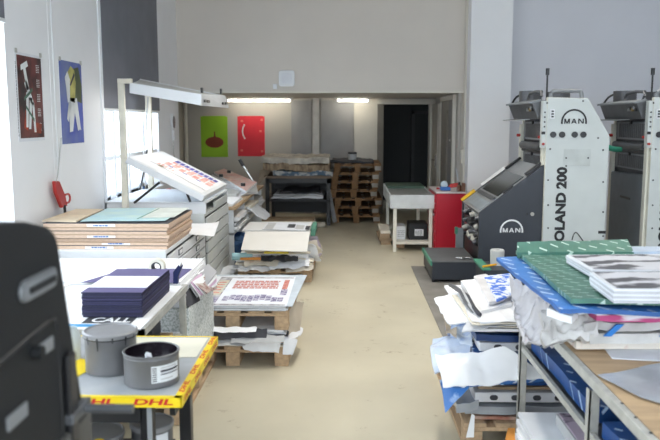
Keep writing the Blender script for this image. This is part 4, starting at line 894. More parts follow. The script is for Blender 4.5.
mb = MB(); mb.grid(bil([(-1.42, 7.8, .02), (-1.22, 7.75, .02), (-1.2, 8.2, .14), (-1.4, 8.2, .12)], .05, 7, 8), 8, 6, .006, white2); tag(mb.build('crumpled_paper', smooth=True), 'crumpled white paper on the floor left of farther pallet', 'paper')

# ================================================================== SPECKLED BALE + FRAME TABLE
dup(pa, (-1.74, 4.12, 0), 'wooden pallet under the speckled paper bale', group='pallets of the speckled bale')
t_ = thing('paper_bale', 'tall speckled grey white block of paper on a pallet', 'paper stack', (-1.33, 4.6, .145))
MB().box((-1.73, 4.33, .145), (-.925, 5.16, .64), speck).build('block', t_, .004)
pile(MB(), -1.73, -.94, 4.13, 4.325, .145, .50, 22, [white, white2, white, M('grn_edge', (.6, .68, .62), .8)], .006).build('sheets', t_)
ft = thing('steel_frame_table', 'grey angle steel table holding navy card stacks', 'table', (-1.6, 3.8, 0))
MB().box((-2.35, 3.32, .765), (-.925, 4.25, .797), cab_w).build('tabletop', ft, .003)
for x, y in ((-.945, 3.33), (-.945, 4.23), (-2.33, 3.33), (-2.33, 4.23)): MB().box((x - .012, y - .012, 0), (x + .022, y + .022, .765), steel).build('leg', ft)
mb = MB(); mb.box((-.945, 3.3, .765), (-.915, 4.27, .80), steel); mb.box((-2.35, 3.3, .765), (-.915, 3.325, .80), steel); mb.build('edge_rail', ft)
MB().box((-2.33, 3.35, .50), (-.94, 4.22, .52), steel).build('shelf', ft)
tag(MB().box((-1.45, 3.5, .522), (-1.0, 3.9, .60), M('red_orange', (.50, .10, .04), .6)).build('red_carton', bevel=.004), 'red carton on the shelf under the navy card table', 'carton')
mb = MB(); mb.box((-1.3, 3.95, .522), (-1.05, 4.15, .62), darkp); mb.box((-1.04, 4.0, .522), (-.97, 4.1, .56), brownp); mb.box((-1.2, 3.9, .522), (-1.0, 3.94, .60), darkp); tag(mb.build('dark_carton'), 'dark carton at back of shelf under the navy card table', 'carton')
# things on the frame table
t_ = thing('printed_banner', 'white poster with large black capitals and a blue stripe along the near edge', 'poster', (-1.3, 3.5, .80))
mb = MB(); mb.slab([(-1.55, 3.31, .805), (-.93, 3.31, .805), (-.93, 4.2, .805), (-1.55, 4.2, .805)], .004, white); mb.build('sheet', t_)
mb = MB(); mb.quad((-1.235, 3.395, .805), X3, Y3, .235, .12, darkp, .001); mb.text('CALL', white, (-1.20, 3.41, .805), X3, Y3, .085, .19, .0025, .03); mb.build('lettering', t_)
MB().quad((-1.36, 3.335, .805), X3, Y3, .34, .045, M('stripe_blue', (.03, .30, .62), .5), .0015).build('stripe', t_)
# navy card stacks
ang = 0
x0, x1, y0, y1 = -1.265, -.972, 3.50, 4.07
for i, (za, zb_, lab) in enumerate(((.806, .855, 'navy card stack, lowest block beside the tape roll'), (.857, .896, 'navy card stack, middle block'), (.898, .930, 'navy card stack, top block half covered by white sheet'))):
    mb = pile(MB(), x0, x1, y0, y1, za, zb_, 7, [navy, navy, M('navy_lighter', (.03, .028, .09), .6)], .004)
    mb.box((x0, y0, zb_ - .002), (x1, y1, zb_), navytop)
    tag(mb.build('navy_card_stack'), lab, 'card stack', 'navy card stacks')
mb = MB().box((-1.262, 3.60, .931), (-.975, 3.86, .934), white); tag(mb.build('white_sheet'), 'white sheet lying across the navy card stack', 'sheet')
t_ = thing('tape_roll', 'beige roll of tape standing behind the navy card stack', 'tape', (-1.12, 4.35, .81))
mb = MB(); c = at(157, 266.5, Y=4.35)
for r0, r1, m in ((.030, .048, beige), (.022, .030, darkp)):
    for i in range(32):
        a, b_ = 2 * PI * i / 32, 2 * PI * (i + 1) / 32
        p = lambda r, a, y: (c.x + r * math.cos(a), y, c.z + r * math.sin(a))
        mb.add([p(r0, a, 4.33), p(r1, a, 4.33), p(r1, b_, 4.33), p(r0, b_, 4.33), p(r0, a, 4.38), p(r1, a, 4.38), p(r1, b_, 4.38), p(r0, b_, 4.38)], [(0, 3, 2, 1), (4, 5, 6, 7), (1, 2, 6, 5), (0, 4, 7, 3)], m)
mb.build('roll', t_, fixn=False)
t_ = thing('utility_knife', 'dark blue handled cutter leaning on the end of navy stack', 'cutter', (-.95, 4.2, .8))
mb = MB().slab([at(173, 284, Y=4.15), at(178, 284, Y=4.15), at(178, 277, Y=4.15), at(182.5, 266, Y=4.15), at(179, 264, Y=4.15), at(173, 272, Y=4.15)], .03, M('navy_plastic', (.012, .02, .09), .4), down=(0, 1, 0)); mb.build('handle', t_, .004, fixn=True)
MB().cyl(at(180, 266, Y=4.14), at(181, 262.5, Y=4.14), .006, chrome).build('tip', t_)
# big white sheets behind
t_ = pile(MB(), -2.1, -.97, 4.33, 5.1, .645, .80, 10, [white, white, white2], .012); tag(t_.build('sheet_stack'), 'wide bright white paper stack behind the navy cards', 'paper stack')
mb = MB().slab([(-1.55, 4.30, .803), (-1.0, 4.30, .803), (-.98, 4.72, .803), (-1.40, 4.72, .803)], .002, navytop); tag(mb.build('violet_sheet'), 'muted violet sheet lying on the wide white paper stack', 'sheet')
mb = MB().slab([(-2.0, 3.75, .803), (-1.62, 3.7, .803), (-1.6, 4.25, .803), (-2.0, 4.25, .803)], .004, M('peach_print', (.72, .52, .40), .7, c2=(.86, .84, .82), vs=7)); tag(mb.build('printed_sheet'), 'peach patterned sheet left of the navy card stack', 'sheet')
t_ = thing('black_folder', 'black folder with small white sticker hanging off table corner', 'folder', (-.9, 4.45, .7))
MB().slab([at(177, 281, Y=4.40), at(190, 279, Y=4.7), at(200, 301, Y=4.6), at(188, 308, Y=4.32), at(179, 296, Y=4.28)], .02, darkp, down=(0, 1, 0)).build('cover', t_, .002, fixn=True)
c = at(181, 296, Y=4.26); MB().box(c, c + V(.03, .004, .012), white).build('sticker', t_)
for i, (m, lab) in enumerate(((M('grey_leaf', (.42, .42, .44), .6), 'grey sheet under the fanned leaflets'), (white, 'white leaflet sliding off beside the black folder'), (M('pink_leaf', (.72, .50, .66), .6), 'pink leaflet in the fan beside the black folder'), (white, 'topmost white leaflet of the fan at the pile corner'), (M('dark_red_leaf', (.25, .10, .09), .6, c2=(.6, .55, .5), vs=20), 'dark patterned leaflet at the right tip of fan'))):
    k = i * 2.4
    mb = MB().grid(bil([at(185 + k, 279 + i, Y=4.6), at(197 + k, 297 - i, Y=4.5), at(217, 272 + i * 4, Y=5.02), at(208 + k * .6, 264 + i * 1.5, Y=5.05)], .006, 6, i), 6, 6, .006, m)
    tag(mb.build('leaflet', smooth=True), lab, 'leaflet', 'fanned leaflets')

# ================================================================== TAPED TABLE WITH INK TINS
tb = thing('taped_table', 'worn grey topped table edged with yellow and red parcel tape', 'table', (-1.0, 2.86, 0))
TT = .78
top_m = M('worn_top', (.30, .32, .34), .28, c2=(.46, .47, .48), vs=3, bump=.03)
MB().box((-1.45, 2.53, TT - .035), (-.578, 3.28, TT - .001), top_m).build('tabletop', tb, .002)
mb = MB(); e = .004
mb.box((-1.452, 2.525, TT - .037), (-.574, 2.53, TT), yellow); mb.box((-.578, 2.525, TT - .037), (-.572, 3.283, TT), yellow)
mb.box((-1.452, 2.525, TT - .001), (-.574, 2.545, TT + .0006), yellow); mb.box((-.600, 2.525, TT - .001), (-.572, 3.283, TT + .0006), yellow); mb.box((-1.45, 3.274, TT - .001), (-.574, 3.283, TT + .0006), yellow)
mb.build('edge_tape', tb)
for k in range(4):
    MB().text('DHL', tape_red, (-1.36 + .205 * k, 2.5245, TT - .027), X3, Z3, .022, .14, .0008, .03, skew=.4).build('tape_lettering', tb)
    MB().text('DHL', tape_red, (-.5715, 2.56 + .19 * k, TT - .028), Y3, Z3, .019, .12, .0008, .03, skew=.4).build('tape_lettering', tb)
    MB().text('DHL', tape_red, (-.577, 2.58 + .19 * k, TT + .0008), Y3, -X3, .020, .12, .0008, .03, skew=.4).build('tape_lettering', tb)
mb = MB().slab([(-1.17, 2.62, TT + .002), (-1.04, 2.62, TT + .002), (-.98, 2.9, TT + .002), (-1.08, 2.95, TT + .002)], .001, yellow); mb.text('DHL', tape_red, (-1.10, 2.66, TT + .003), V(.2, 1, 0), V(-1, .2, 0), .03, .12, .0008, .05); mb.build('tape_strip', tb)
for x, y in ((-.66, 2.55), (-.62, 2.86)): pass
for x, y in ((-.728, 2.54), (-.638, 2.76), (-1.40, 2.54), (-1.40, 3.15)): MB().box((x, y, 0), (x + .045, y + .045, TT - .036), black).build('leg', tb, .003)
mb = MB(); mb.box((-1.40, 2.54, .68), (-.72, 2.56, TT - .036), blackp); mb.box((-.625, 2.56, .70), (-.605, 3.2, TT - .036), blackp); mb.build('apron', tb)
MB().box((-.700, 2.532, 0), (-.683, 2.54, TT - .036), silver).build('steel_strut', tb)
MB().box((-1.38, 2.56, .42), (-.70, 2.95, .44), blackp).build('shelf', tb)
worn = MB().grid(bil([(-1.0, 2.95, TT + .0015), (-.61, 2.98, TT + .0015), (-.61, 3.25, TT + .0015), (-1.1, 3.25, TT + .0015)], 0), 2, 2, .001, M('pale_worn_patch', (.80, .76, .62), .35)); worn.build('worn_patch', tb)
def tin_can(label, c, r, h, lid, lm=None):
    c = Vector(c); t_ = thing('ink_tin', label, 'ink tin', c, 'ink tins')
    prof = [(0, .004), (r * .97, .004), (r, .0), (r * 1.01, .006), (r, .012), (r, h * .86), (r * 1.012, h * .88), (r, h * .90), (r, h - .004), (r * 1.035, h - .004), (r * 1.04, h), (r * 1.0, h + .002)]
    if not lid: prof += [(r * .95, h - .002), (r * .95, h * .30), (0, h * .30)]
    MB().lathe(prof, c, tin, 56).build('body', t_, smooth=True)
    if lid:
        MB().lathe([(r * 1.05, h - .012), (r * 1.07, h - .006), (r * 1.07, h + .006), (r * 1.0, h + .010), (r * .96, h + .004), (r * .4, h + .006), (0, h + .006)], c, tin_l, 56).build('lid', t_, smooth=True)
    return t_
ca = at(107, 374, Z=TT); cb = at(151, 382.5, Z=TT)
CA = V(-.915, 2.83, TT + .001); CBp = V(-.722, 2.70, TT + .001)
t_ = tin_can('closed grey ink tin with black drips on the taped table', CA, .098, .150, True)
mb = MB()
for a, l in ((-2.2, .03), (-1.75, .05), (-1.2, .02), (-.7, .035), (-.3, .02)):
    d = V(math.cos(a), math.sin(a), 0); s_ = V(-d.y, d.x, 0) * .004; p = CA + d * .1055 + V(0, 0, .150)
    mb.add([p + s_, p - s_, p - s_ * .5 - V(0, 0, l) - d * .003, p + s_ * .5 - V(0, 0, l) - d * .003], [(0, 1, 2, 3)], black)
ringp = [(.1035, .136), (.1055, .139), (.1035, .142)]; mb.lathe(ringp, CA, black, 48); mb.build('ink_drips', t_)
t_ = tin_can('open grey tin of black ink with white label on the taped table', CBp, .101, .118, False)
MB().lathe([(.096, .085), (.085, .080), (.05, .088), (.02, .082), (0, .09)], CBp, ink, 40).build('ink', t_, smooth=True)
mb = MB()
for i in range(40):
    a0, a1 = 2 * PI * i / 40, 2 * PI * (i + 1) / 40; z0 = .075; z1 = .118
    if math.sin(a0) > -.4 or True:
        mb.add([CBp + V(.0955 * math.cos(a0), .0955 * math.sin(a0), z0), CBp + V(.0955 * math.cos(a1), .0955 * math.sin(a1), z0), CBp + V(.0955 * math.cos(a1), .0955 * math.sin(a1), z1), CBp + V(.0955 * math.cos(a0), .0955 * math.sin(a0), z1)], [(3, 2, 1, 0)], ink)
mb.build('ink_coat', t_)
MB().box(CBp + V(-.02, -.02, .088), CBp + V(.0, .01, .102), white2, rot=(.3, .4, .5)).build('scraper', t_)
mb = MB(); lab0, lab1 = -1.22, -.38
def cyl_patch(mb, c, r, a0, a1, z0, z1, m, n=14):
    for i in range(n):
        a = a0 + (a1 - a0) * i / n; b_ = a0 + (a1 - a0) * (i + 1) / n
        mb.add([c + V(r * math.cos(a), r * math.sin(a), z0), c + V(r * math.cos(b_), r * math.sin(b_), z0), c + V(r * math.cos(b_), r * math.sin(b_), z1), c + V(r * math.cos(a), r * math.sin(a), z1)], [(0, 1, 2, 3)], m)
cyl_patch(mb, CBp, .1022, -1.33, -.15, .022, .085, cab_w)
cyl_patch(mb, CBp, .1028, -1.0, -.2, .060, .068, darkp); cyl_patch(mb, CBp, .1028, -1.0, -.2, .050, .054, darkp); cyl_patch(mb, CBp, .1028, -1.0, -.5, .032, .036, greyp); cyl_patch(mb, CBp, .1028, -1.0, -.3, .074, .078, greyp)
for k in range(7): cyl_patch(mb, CBp, .1028, -1.30 , -1.14, .027 + k * .008, .031 + k * .008, darkp, 2)
mb.build('label', t_)
for i, (x, y, r, h, l, lab) in enumerate(((-.755, 2.80, .080, .13, 1, 'grey labelled tin on the shelf under the taped table'), (-.95, 2.72, .10, .12, 1, 'dark grey tin on the shelf left of the labelled tin'), (-1.17, 2.76, .10, .14, 0, 'open dark tin at left of the shelf under the taped table'))):
    t_ = tin_can(lab, (x, y, .441), r, h, l)
    if i == 0: mb = MB(); cyl_patch(mb, V(x, y, .441), r + .001, -1.5, -.5, .02, .11, cab_w); cyl_patch(mb, V(x, y, .441), r + .0016, -1.4, -1.1, .04, .09, darkp); mb.build('label', t_)
tag(MB().cyl((-.90, 2.60, .565), (-.90, 2.60, .585), .02, yellow).build('tape_scrap'), 'small yellow scrap of tape under the front of taped table', 'tape scrap')
# clear jar beside machine
tag(MB().lathe([(0, 0), (.04, 0), (.042, .10), (.03, .12), (.03, .13)], (-1.12, 2.95, TT + .001), M('frosted_jar', (.68, .74, .76), .2, var=.02), 30).build('jar', smooth=True), 'pale jar half hidden left of the closed ink tin', 'jar')

# ================================================================== FOREGROUND MACHINE (left)
mg = M('machine_charcoal', (.006, .0075, .0095), .65, var=.15, vs=3)
t_ = thing('folding_machine', 'dark charcoal machine cut off at the left foreground', 'machine', (-1.0, 1.2, 0))
XM = -.62
def pz(x, y, X=XM): return at(x, y, X=X)
pf = [(.55, 0), (1.74, 0), (1.735, .95), (1.60, 1.48), (1.585, 1.508), (1.55, 1.528), (1.45, 1.552), (.55, 1.66)]
bd = MB().slab([(XM, y, z) for y, z in pf], .55, mg, down=(-1, 0, 0)).build('body', t_, .012, fixn=True)
# slot handle
def ov(cx, cz, hw, hh, n=8):
    return [(cx + s * (hw - hh) + hh * math.cos(a), cz + hh * math.sin(a)) for s, a0 in ((1, -PI / 2), (-1, PI / 2)) for a in [a0 + PI * i / n for i in range(n + 1)]]
c = (pz(20, 284) + pz(52, 270)) / 2
mb = MB().slab([(XM + .008, y, z) for y, z in ov(c.y, c.z - .015, .090, .022)], .01, M('rim_grey', (.20, .21, .22), .35, .3), down=(-1, 0, 0)); mb.build('slot_rim', bd, .003, fixn=True)
mb = MB().slab([(XM + .010, y, z) for y, z in ov(c.y, c.z - .015, .078, .014)], .006, M('slot_light', (.26, .27, .28), .5), down=(-1, 0, 0)); mb.box((XM + .008, c.y - .06, c.z - .022), (XM + .014, c.y + .065, c.z - .010), mg); mb.build('slot', bd, fixn=True)
# panel outline (raised door)
mb = MB()
q0, q1, q2 = pz(-2, 366), pz(52, 333), pz(60, 340)
mb.tube([V(XM, q0.y - .05, q0.z), V(XM, q1.y - .01, q0.z + .018), V(XM, q1.y + .02, q0.z), V(XM, q1.y + .03, q0.z - .05), V(XM, q1.y + .035, .6)], .004, black, seg=8); mb.build('door_seam', bd)
for (a, b_, w, h) in (((37, 357), (57, 340), .075, .028), ((6, 430), (28, 413), .085, .028)):
    p = pz(*a); MB().box((XM, p.y, p.z - .005), (XM + .006, p.y + w, p.z - .005 + h), M('plate_grey', (.26, .27, .28), .4)).build('name_plate', bd, .002)
p = pz(31, 354); MB().cyl((XM, p.y + .01, p.z), (XM + .02, p.y + .01, p.z), .014, mg).build('latch', bd)
a = pz(68, 352); MB().box((XM, a.y - .035, .97), (XM + .015, a.y + .012, a.z), black).build('grip_strip', bd, .005)
l0 = pz(70, 410)
MB().tube([(XM - .02, 1.66, 1.085), (XM + .06, 1.66, 1.085), (XM + .13, 1.66, 1.085)], .011, mgrey, smooth=0).build('lever', t_, smooth=True)
MB().box((XM - .04, 1.58, 1.075), (XM + .02, 1.70, 1.10), mgrey).build('lever_bracket', t_, .005)
MB().box((XM - .3, 1.3, 0), (XM + .012, 1.72, 1.06), M('warm_grey_base', (.085, .082, .075), .5)).build('base_box', t_, .006)

# ================================================================== RIGHT : FLOOR PILE BESIDE THE BENCH
dup(pa, (.64, 3.84, 0), 'wooden pallet at the bottom of the right foreground pile', group='pallets of the right pile')
def parcel(name, label, x0, x1, y0, y1, z0, z1, m, amp=.008, seed=0, cat='parcel', side=None, group='parcels of the right pile', fr=5):
    mb = MB().grid(bil([(x0, y0, z1 - amp), (x1, y0, z1 - amp), (x1, y1, z1 - amp), (x0, y1, z1 - amp)], amp, fr, seed), 18, 10, z1 - z0 - amp * 2, m, side)
    return tag(mb.build(name, smooth=True), label, cat, group)
PX0, PX1, PY0, PY1 = .70, 1.50, 3.88, 4.95
parcel('paper_pack', 'thin red brown pack directly on the right pile pallet', PX0, PX1, PY0 + .0, PY1, .146, .175, M('red_brown', (.36, .10, .06), .7, c2=(.6, .45, .35), vs=8), .006, 1)
parcel('plastic_wrapped_pack', 'grey film wrapped pack low in the right pile', PX0 - .05, PX1, PY0 - .02, PY1, .178, .245, film, .012, 2)
dots = M('white_board', (.68, .68, .70), .6, var=.05)
def spacer(label, z0, z1, xa, y0, dark):
    t_ = thing('spacer_board', label, 'board', (1.1, 4.4, z0), 'spacer boards of the right pile')
    MB().box((xa, y0, z0), (PX1, PY1, z1), dots).build('board', t_, .006)
    for k in range(7):
        x = xa + .10 + k * .115; MB().slab([(x + a, y0 - .006, (z0 + z1) / 2 + b_) for a, b_ in ov(0, 0, .022, .014, 5)], .01, dark, down=(0, 1, 0)).build('pad', t_, .002, fixn=True)
spacer('white spacer board with dark pads, lower one in the right pile', .25, .305, PX0 - .0, PY0 - .01, darkp)
parcel('paper_pack', 'brown and red edged packs above the lower spacer board', PX0 + .02, PX1, PY0 + .02, PY1, .308, .333, brownp, .005, 3)
parcel('blue_wrapped_parcel', 'blue wrapped parcel beneath the big folded white sheet', PX0 - .02, PX1, PY0 - .01, PY1, .335, .405, tarp, .01, 4)
parcel('white_paper_stack', 'white paper layer in the middle of the right pile', PX0, PX1, PY0 + .02, PY1, .407, .445, white, .006, 5, cat='paper stack')
parcel('blue_wrapped_parcel', 'blue wrapped parcel under the upper spacer board', PX0, PX1, PY0 + .0, PY1, .447, .52, tarp, .008, 6)
spacer('grey white spacer board with dark pads, upper one in the right pile', .523, .572, PX0 + .02, PY0 + .02, darkp)
parcel('blue_wrapped_parcel', 'dark blue wrapped parcel near the top of right pile', PX0 - .0, PX1, PY0 + .0, PY1, .574, .63, M('deep_blue_film', (.012, .05, .19), .3, var=.3, vs=5, bump=.4), .01, 7)
parcel('white_paper_stack', 'white board pack on the dark blue wrapped parcel', PX0 - .03, PX1, PY0 - .01, PY1, .632, .658, white, .006, 8, cat='paper stack')
# big folded sheet
c4 = [at(443, 386, Y=3.74), at(546, 377, Y=3.81), at(506, 348, Y=3.86), at(435, 355, Y=3.88)]
mb = MB().grid(bil(c4, .024, 7, 2), 30, 18, .006, white); tag(mb.build('folded_sheet', smooth=True), 'big bright white sheet folded over the front of right pile', 'sheet')
c4 = [at(431, 372, Y=3.88), at(470, 352, Y=3.93), at(474, 331, Y=4.1), at(434, 338, Y=4.25)]
mb = MB().grid(bil(c4, .05, 5, 5), 14, 12, .006, M('pale_blue_film', (.42, .52, .72), .25, c2=(.62, .68, .78), vs=6, bump=.5)); tag(mb.build('plastic_flap', smooth=True), 'pale blue plastic flap at the left shoulder of right pile', 'plastic')
c4 = [at(446, 413, Y=3.84), at(470, 386, Y=3.86), at(474, 381, Y=3.88), at(440, 380, Y=3.95)]
mb = MB().grid(bil(c4, .015, 8, 7), 10, 8, .012, M('blue_plastic_flap', (.03, .17, .52), .35, c2=(.35, .5, .75), vs=16, lo=.3, hi=.45), down=(0, 1, 0)); tag(mb.build('blue_flap', smooth=True), 'blue printed plastic corner hanging down left of right pile', 'plastic')
c4 = [at(441, 382, Y=3.78), at(545, 376, Y=3.82), at(545, 381, Y=3.84), at(455, 389, Y=3.8)]
mb = MB().grid(bil(c4, .01, 8, 9), 14, 4, .012, wrapb, down=(0, 1, 0)); tag(mb.build('blue_edge_wrap', smooth=True), 'blue wrap edge showing below the folded white sheet', 'plastic')
mb = MB().grid(bil([(.60, 3.86, .26), (.72, 3.86, .27), (.75, 4.4, .24), (.62, 4.4, .20)], .03, 7), 8, 8, .05, film); tag(mb.build('film_bulge', smooth=True), 'grey film bulging out of the lower left of right pile', 'plastic')
# top of pile
def loose(name, label, c4, th, m, amp=.006, seed=0, cat='paper', n=(22, 16), down=(0, 0, -1), group=None, side=None, fr=5):
    mb = MB().grid(bil(c4, amp, fr, seed), n[0], n[1], th, m, side, down=down); return tag(mb.build(name, smooth=True), label, cat, group)
loose('paper_packet', 'thick white packet on top of the right pile', [at(478, 312, Z=.72), at(512, 303, Z=.72), at(492, 277, Z=.74), at(461, 280, Z=.74)], .045, white, .010, 1)
loose('printed_leaflet', 'white leaflet printed with blue pattern at the top of right pile', [at(497, 300, Z=.76), at(522, 290, Z=.76), at(510, 273, Z=.76), at(484, 276, Z=.76)], .012, M('blue_pattern', (.70, .73, .80), .6, c2=(.04, .15, .60), vs=22, lo=.47, hi=.5), .004, 2)
loose('grey_packet', 'grey white creased packet beside the blue printed leaflet', [at(489, 302, Z=.75), at(505, 297, Z=.75), at(486, 274, Z=.755), at(474, 276, Z=.755)], .02, M('greyish_film', (.55, .53, .53), .4, c2=(.72, .70, .70), vs=8), .01, 3)
loose('crumpled_paper', 'white crumpled paper spreading left on the right pile', [at(450, 325, Z=.66), at(480, 318, Z=.68), at(462, 290, Z=.70), at(434, 299, Z=.62)], .008, white, .014, 4, fr=9)
loose('crumpled_paper', 'white sheets rumpled along the front top of right pile', [at(462, 332, Z=.665), at(522, 318, Z=.67), at(518, 304, Z=.70), at(470, 312, Z=.69)], .008, white2, .012, 5, fr=13)
tag(pile(MB(), .70, 1.12, 3.86, 4.5, .66, .70, 9, [white, white2, greyp, cream, white], .03, wav=.010).build('paper_pile'), 'ragged thin sheets just under the packets on the right pile', 'papers')
mb = MB()
for k in range(3): mb.tube([at(450 + 3 * k, 285 + 2 * k, Z=.72), at(459 + 4 * k, 290 + 3 * k, Z=.74), at(466 + 4 * k, 302 + 3 * k, Z=.73), at(474 + 3 * k, 311 + 2 * k, Z=.715)], .012, (mgrey, greyp, darkp)[k], seg=6)
tag(mb.build('plastic_straps', smooth=True), 'grey twisted straps along the left top of right pile', 'straps')
loose('kraft_wrapping', 'tan crumpled paper on left flank of the right pile', [at(446, 332, Z=.55), at(456, 338, Z=.56), at(456, 308, Z=.62), at(442, 306, Z=.60)], .012, M('tan_wrap', (.55, .45, .33), .8, c2=(.36, .30, .24), vs=9), .03, 6)
loose('plastic_flap', 'white blue plastic hanging down the left flank of right pile', [at(450, 345, Z=.50), at(472, 345, Z=.53), at(470, 318, Z=.64), at(452, 320, Z=.62)], .012, M('blueish_bag', (.60, .66, .74), .35, c2=(.20, .32, .60), vs=10, lo=.35, hi=.5), .025, 7)

# ================================================================== RIGHT BENCH
BX = .925; BT = .80
bn = thing('steel_workbench', 'grey angle steel workbench with worn plywood top in the right foreground', 'workbench', (1.7, 2.7, 0))
MB().box((BX + .02, 1.2, BT - .03), (2.8, 3.80, BT), ply).build('tabletop', bn)
mb = MB(); mb.box((BX - .010, 1.2, BT - .036), (BX + .016, 3.82, BT + .003), steel); mb.box((BX, 3.78, BT - .045), (2.8, 3.82, BT + .002), steel); mb.build('edge_rail', bn, .002)
for x, y in ((BX, 2.70), (BX, 3.79), (2.7, 2.70), (2.7, 3.79), (BX, 1.3)):
    mb = MB(); mb.box((x - .015, y - .012, 0), (x + .022, y - .006, BT - .045), steel); mb.box((x - .015, y - .012, 0), (x - .009, y + .028, BT - .045), steel); mb.build('leg', bn)
mb = MB(); mb.box((BX - .010, 1.2, .568), (BX + .008, 3.80, .596), steel); mb.box((BX, 3.775, .565), (2.7, 3.795, .60), steel); mb.build('shelf_rail', bn)
MB().box((BX + .01, 1.2, .565), (2.7, 3.77, .58), mgrey).build('shelf', bn)
mb = MB()
for k in range(8): y = 1.6 + k * .12; MB().cyl((BX + .01, y, BT + .004), (BX + .01, y, BT + .006), .006, black, 8).build('rivet', bn)

# shelf contents
TZ = .655
for i, (ya, yb, lab) in enumerate(((2.78, 3.72, 'dark blue tarp wrapped parcel on the bench shelf, farther one'), (1.70, 2.66, 'dark blue tarp wrapped parcel on the bench shelf, nearer one'))):
    mb = MB().grid(bil([(BX + .03, ya, TZ), (2.2, ya, TZ), (2.2, yb, TZ), (BX + .03, yb, TZ)], .012, 5, i), 18, 12, .062, tarp); tag(mb.build('blue_wrapped_parcel', smooth=True), lab, 'parcel', 'parcels on the bench shelf')
mb = MB().tube([(BX + .28, 2.2, .685), (BX + .34, 2.3, .69), (BX + .29, 2.38, .685), (BX + .37, 2.44, .69)], .012, black, seg=8); tag(mb.build('cable_coil', smooth=True), 'black cable on the nearer blue parcel under bench top', 'cable')
# under the bench
tag(pile(MB(), .87, 1.55, 3.10, 3.62, 0, .30, 14, [white, white2, white, cream], .012).build('sheet_stack'), 'white paper stack on the floor under the workbench', 'paper stack')
t_ = thing('magazine_box', 'open grey box of purple black prints under the workbench', 'box', (1.13, 3.2, .30))
MB().box((1.01, 3.12, .302), (1.40, 3.45, .36), greyp).build('box', t_, .004); MB().slab([(1.02, 3.13, .366), (1.39, 3.13, .366), (1.39, 3.44, .366), (1.02, 3.44, .366)], .005, M('purple_print', (.06, .04, .07), .4, c2=(.55, .45, .55), vs=9, lo=.5, hi=.6)).build('print', t_)
loose('orange_card', 'orange card edge at left of the white stack under bench', [at(505, 440, Z=.17), at(515, 440, Z=.17), at(515, 428, Z=.17), at(508, 428, Z=.17)], .004, M('orange_card', (.75, .30, .05)), 0, 0, 'card')
loose('white_paper_strip', 'narrow torn white paper sticking down before right pile pallet', [at(466, 438, Y=3.80), at(474, 438, Y=3.80), at(475, 416, Y=3.82), at(472, 414, Y=3.82)], .004, white, .004, 0, n=(4, 6), down=(0, 1, 0))
# on the bench : bottom to top
def layer(name, label, x0, x1, y0, y1, z1, th, m, amp=.01, seed=0, cat='parcel', skew=0, side=None, fr=9, group='packs heaped on the workbench'):
    c4 = [(x0, y0, z1), (x1, y0, z1), (x1 + skew, y1, z1), (x0 + skew, y1, z1)]
    mb = MB().grid(bil(c4, amp, fr, seed), 26, 10, th, m, side); return tag(mb.build(name, smooth=True), label, cat, group)
edge = M('edge_printed', (.72, .66, .58), .7, c2=(.5, .2, .16), vs=18, lo=.3, hi=.42)
layer('board_pack', 'cream board pack lowest of the heap on the workbench', .96, 2.4, 3.03, 3.72, .842, .034, edge, .004, 1)
loose('loose_sheet', 'white sheets lying on the plywood in front of the heap', [at(612, 358, Z=.806), at(680, 362, Z=.806), at(680, 348, Z=.806), at(604, 347, Z=.806)], .004, white2, .002, 1, 'sheet')
layer('plastic_wrapped_pack', 'white plastic wrapped pack above the cream boards', 1.00, 2.4, 2.98, 3.72, .892, .042, M('milky_film', (.66, .65, .62), .3, var=.12, vs=7, bump=.4), .012, 2)
layer('striped_bag', 'white bag with blue diagonal bands in the bench heap', .98, 2.4, 2.98, 3.75, .937, .035, bagm, .015, 3)
mb = MB()
for x, w_ in ((1.045, .03), (1.27, .035), (1.52, .03)): mb.slab([(x, 2.955, .885), (x + w_, 2.955, .885), (x + w_ + .05, 2.955, .935), (x + .05, 2.955, .935)], .01, M('band_blue', (.02, .20, .60), .4), down=(0, 1, 0))
tag(mb.build('blue_straps', fixn=True), 'blue straps across the front of the striped bag', 'straps')
layer('magenta_roll', 'magenta and white paper roll under the green wrapper', 1.00, 2.4, 2.92, 3.75, .985, .028, M('magenta_white', (.75, .72, .76), .6, c2=(.48, .06, .20), vs=5, stretch=(.6, 1, 6), lo=.48, hi=.54), .012, 4)
layer('paper_pack', 'lilac white pack just above the magenta roll', .92, 2.4, 2.90, 3.8, 1.012, .02, white2, .012, 5)
# crumpled bag at the corner
bagp = M('bag_printed', (.50, .48, .49), .35, c2=(.55, .30, .27), vs=16, lo=.27, hi=.33, bump=.5, bs=10)
loose('crumpled_bag', 'translucent white bag with faint red print draped off bench corner', [at(522, 343, Y=3.42), at(560, 342, Y=3.3), at(558, 296, Y=3.3), at(509, 279, Y=3.85)], .012, bagp, .05, 1, 'bag', n=(48, 48), down=(0, .7, -.7), fr=13)
loose('crumpled_bag', 'crumpled white bag bunched before the heap on the workbench', [at(541, 344, Y=3.0), at(600, 338, Y=2.98), at(600, 312, Y=3.0), at(540, 306, Y=3.15)], .03, bagm, .045, 3, 'bag', n=(48, 30), down=(0, .8, -.6), fr=14)
loose('white_wrapping', 'white folded wrapping peeking out under the blue wrapped reams', [at(546, 310, Y=2.92), at(570, 318, Y=2.9), at(585, 306, Y=3.1), at(555, 300, Y=3.2)], .03, white, .02, 4, 'wrapping', n=(14, 10))
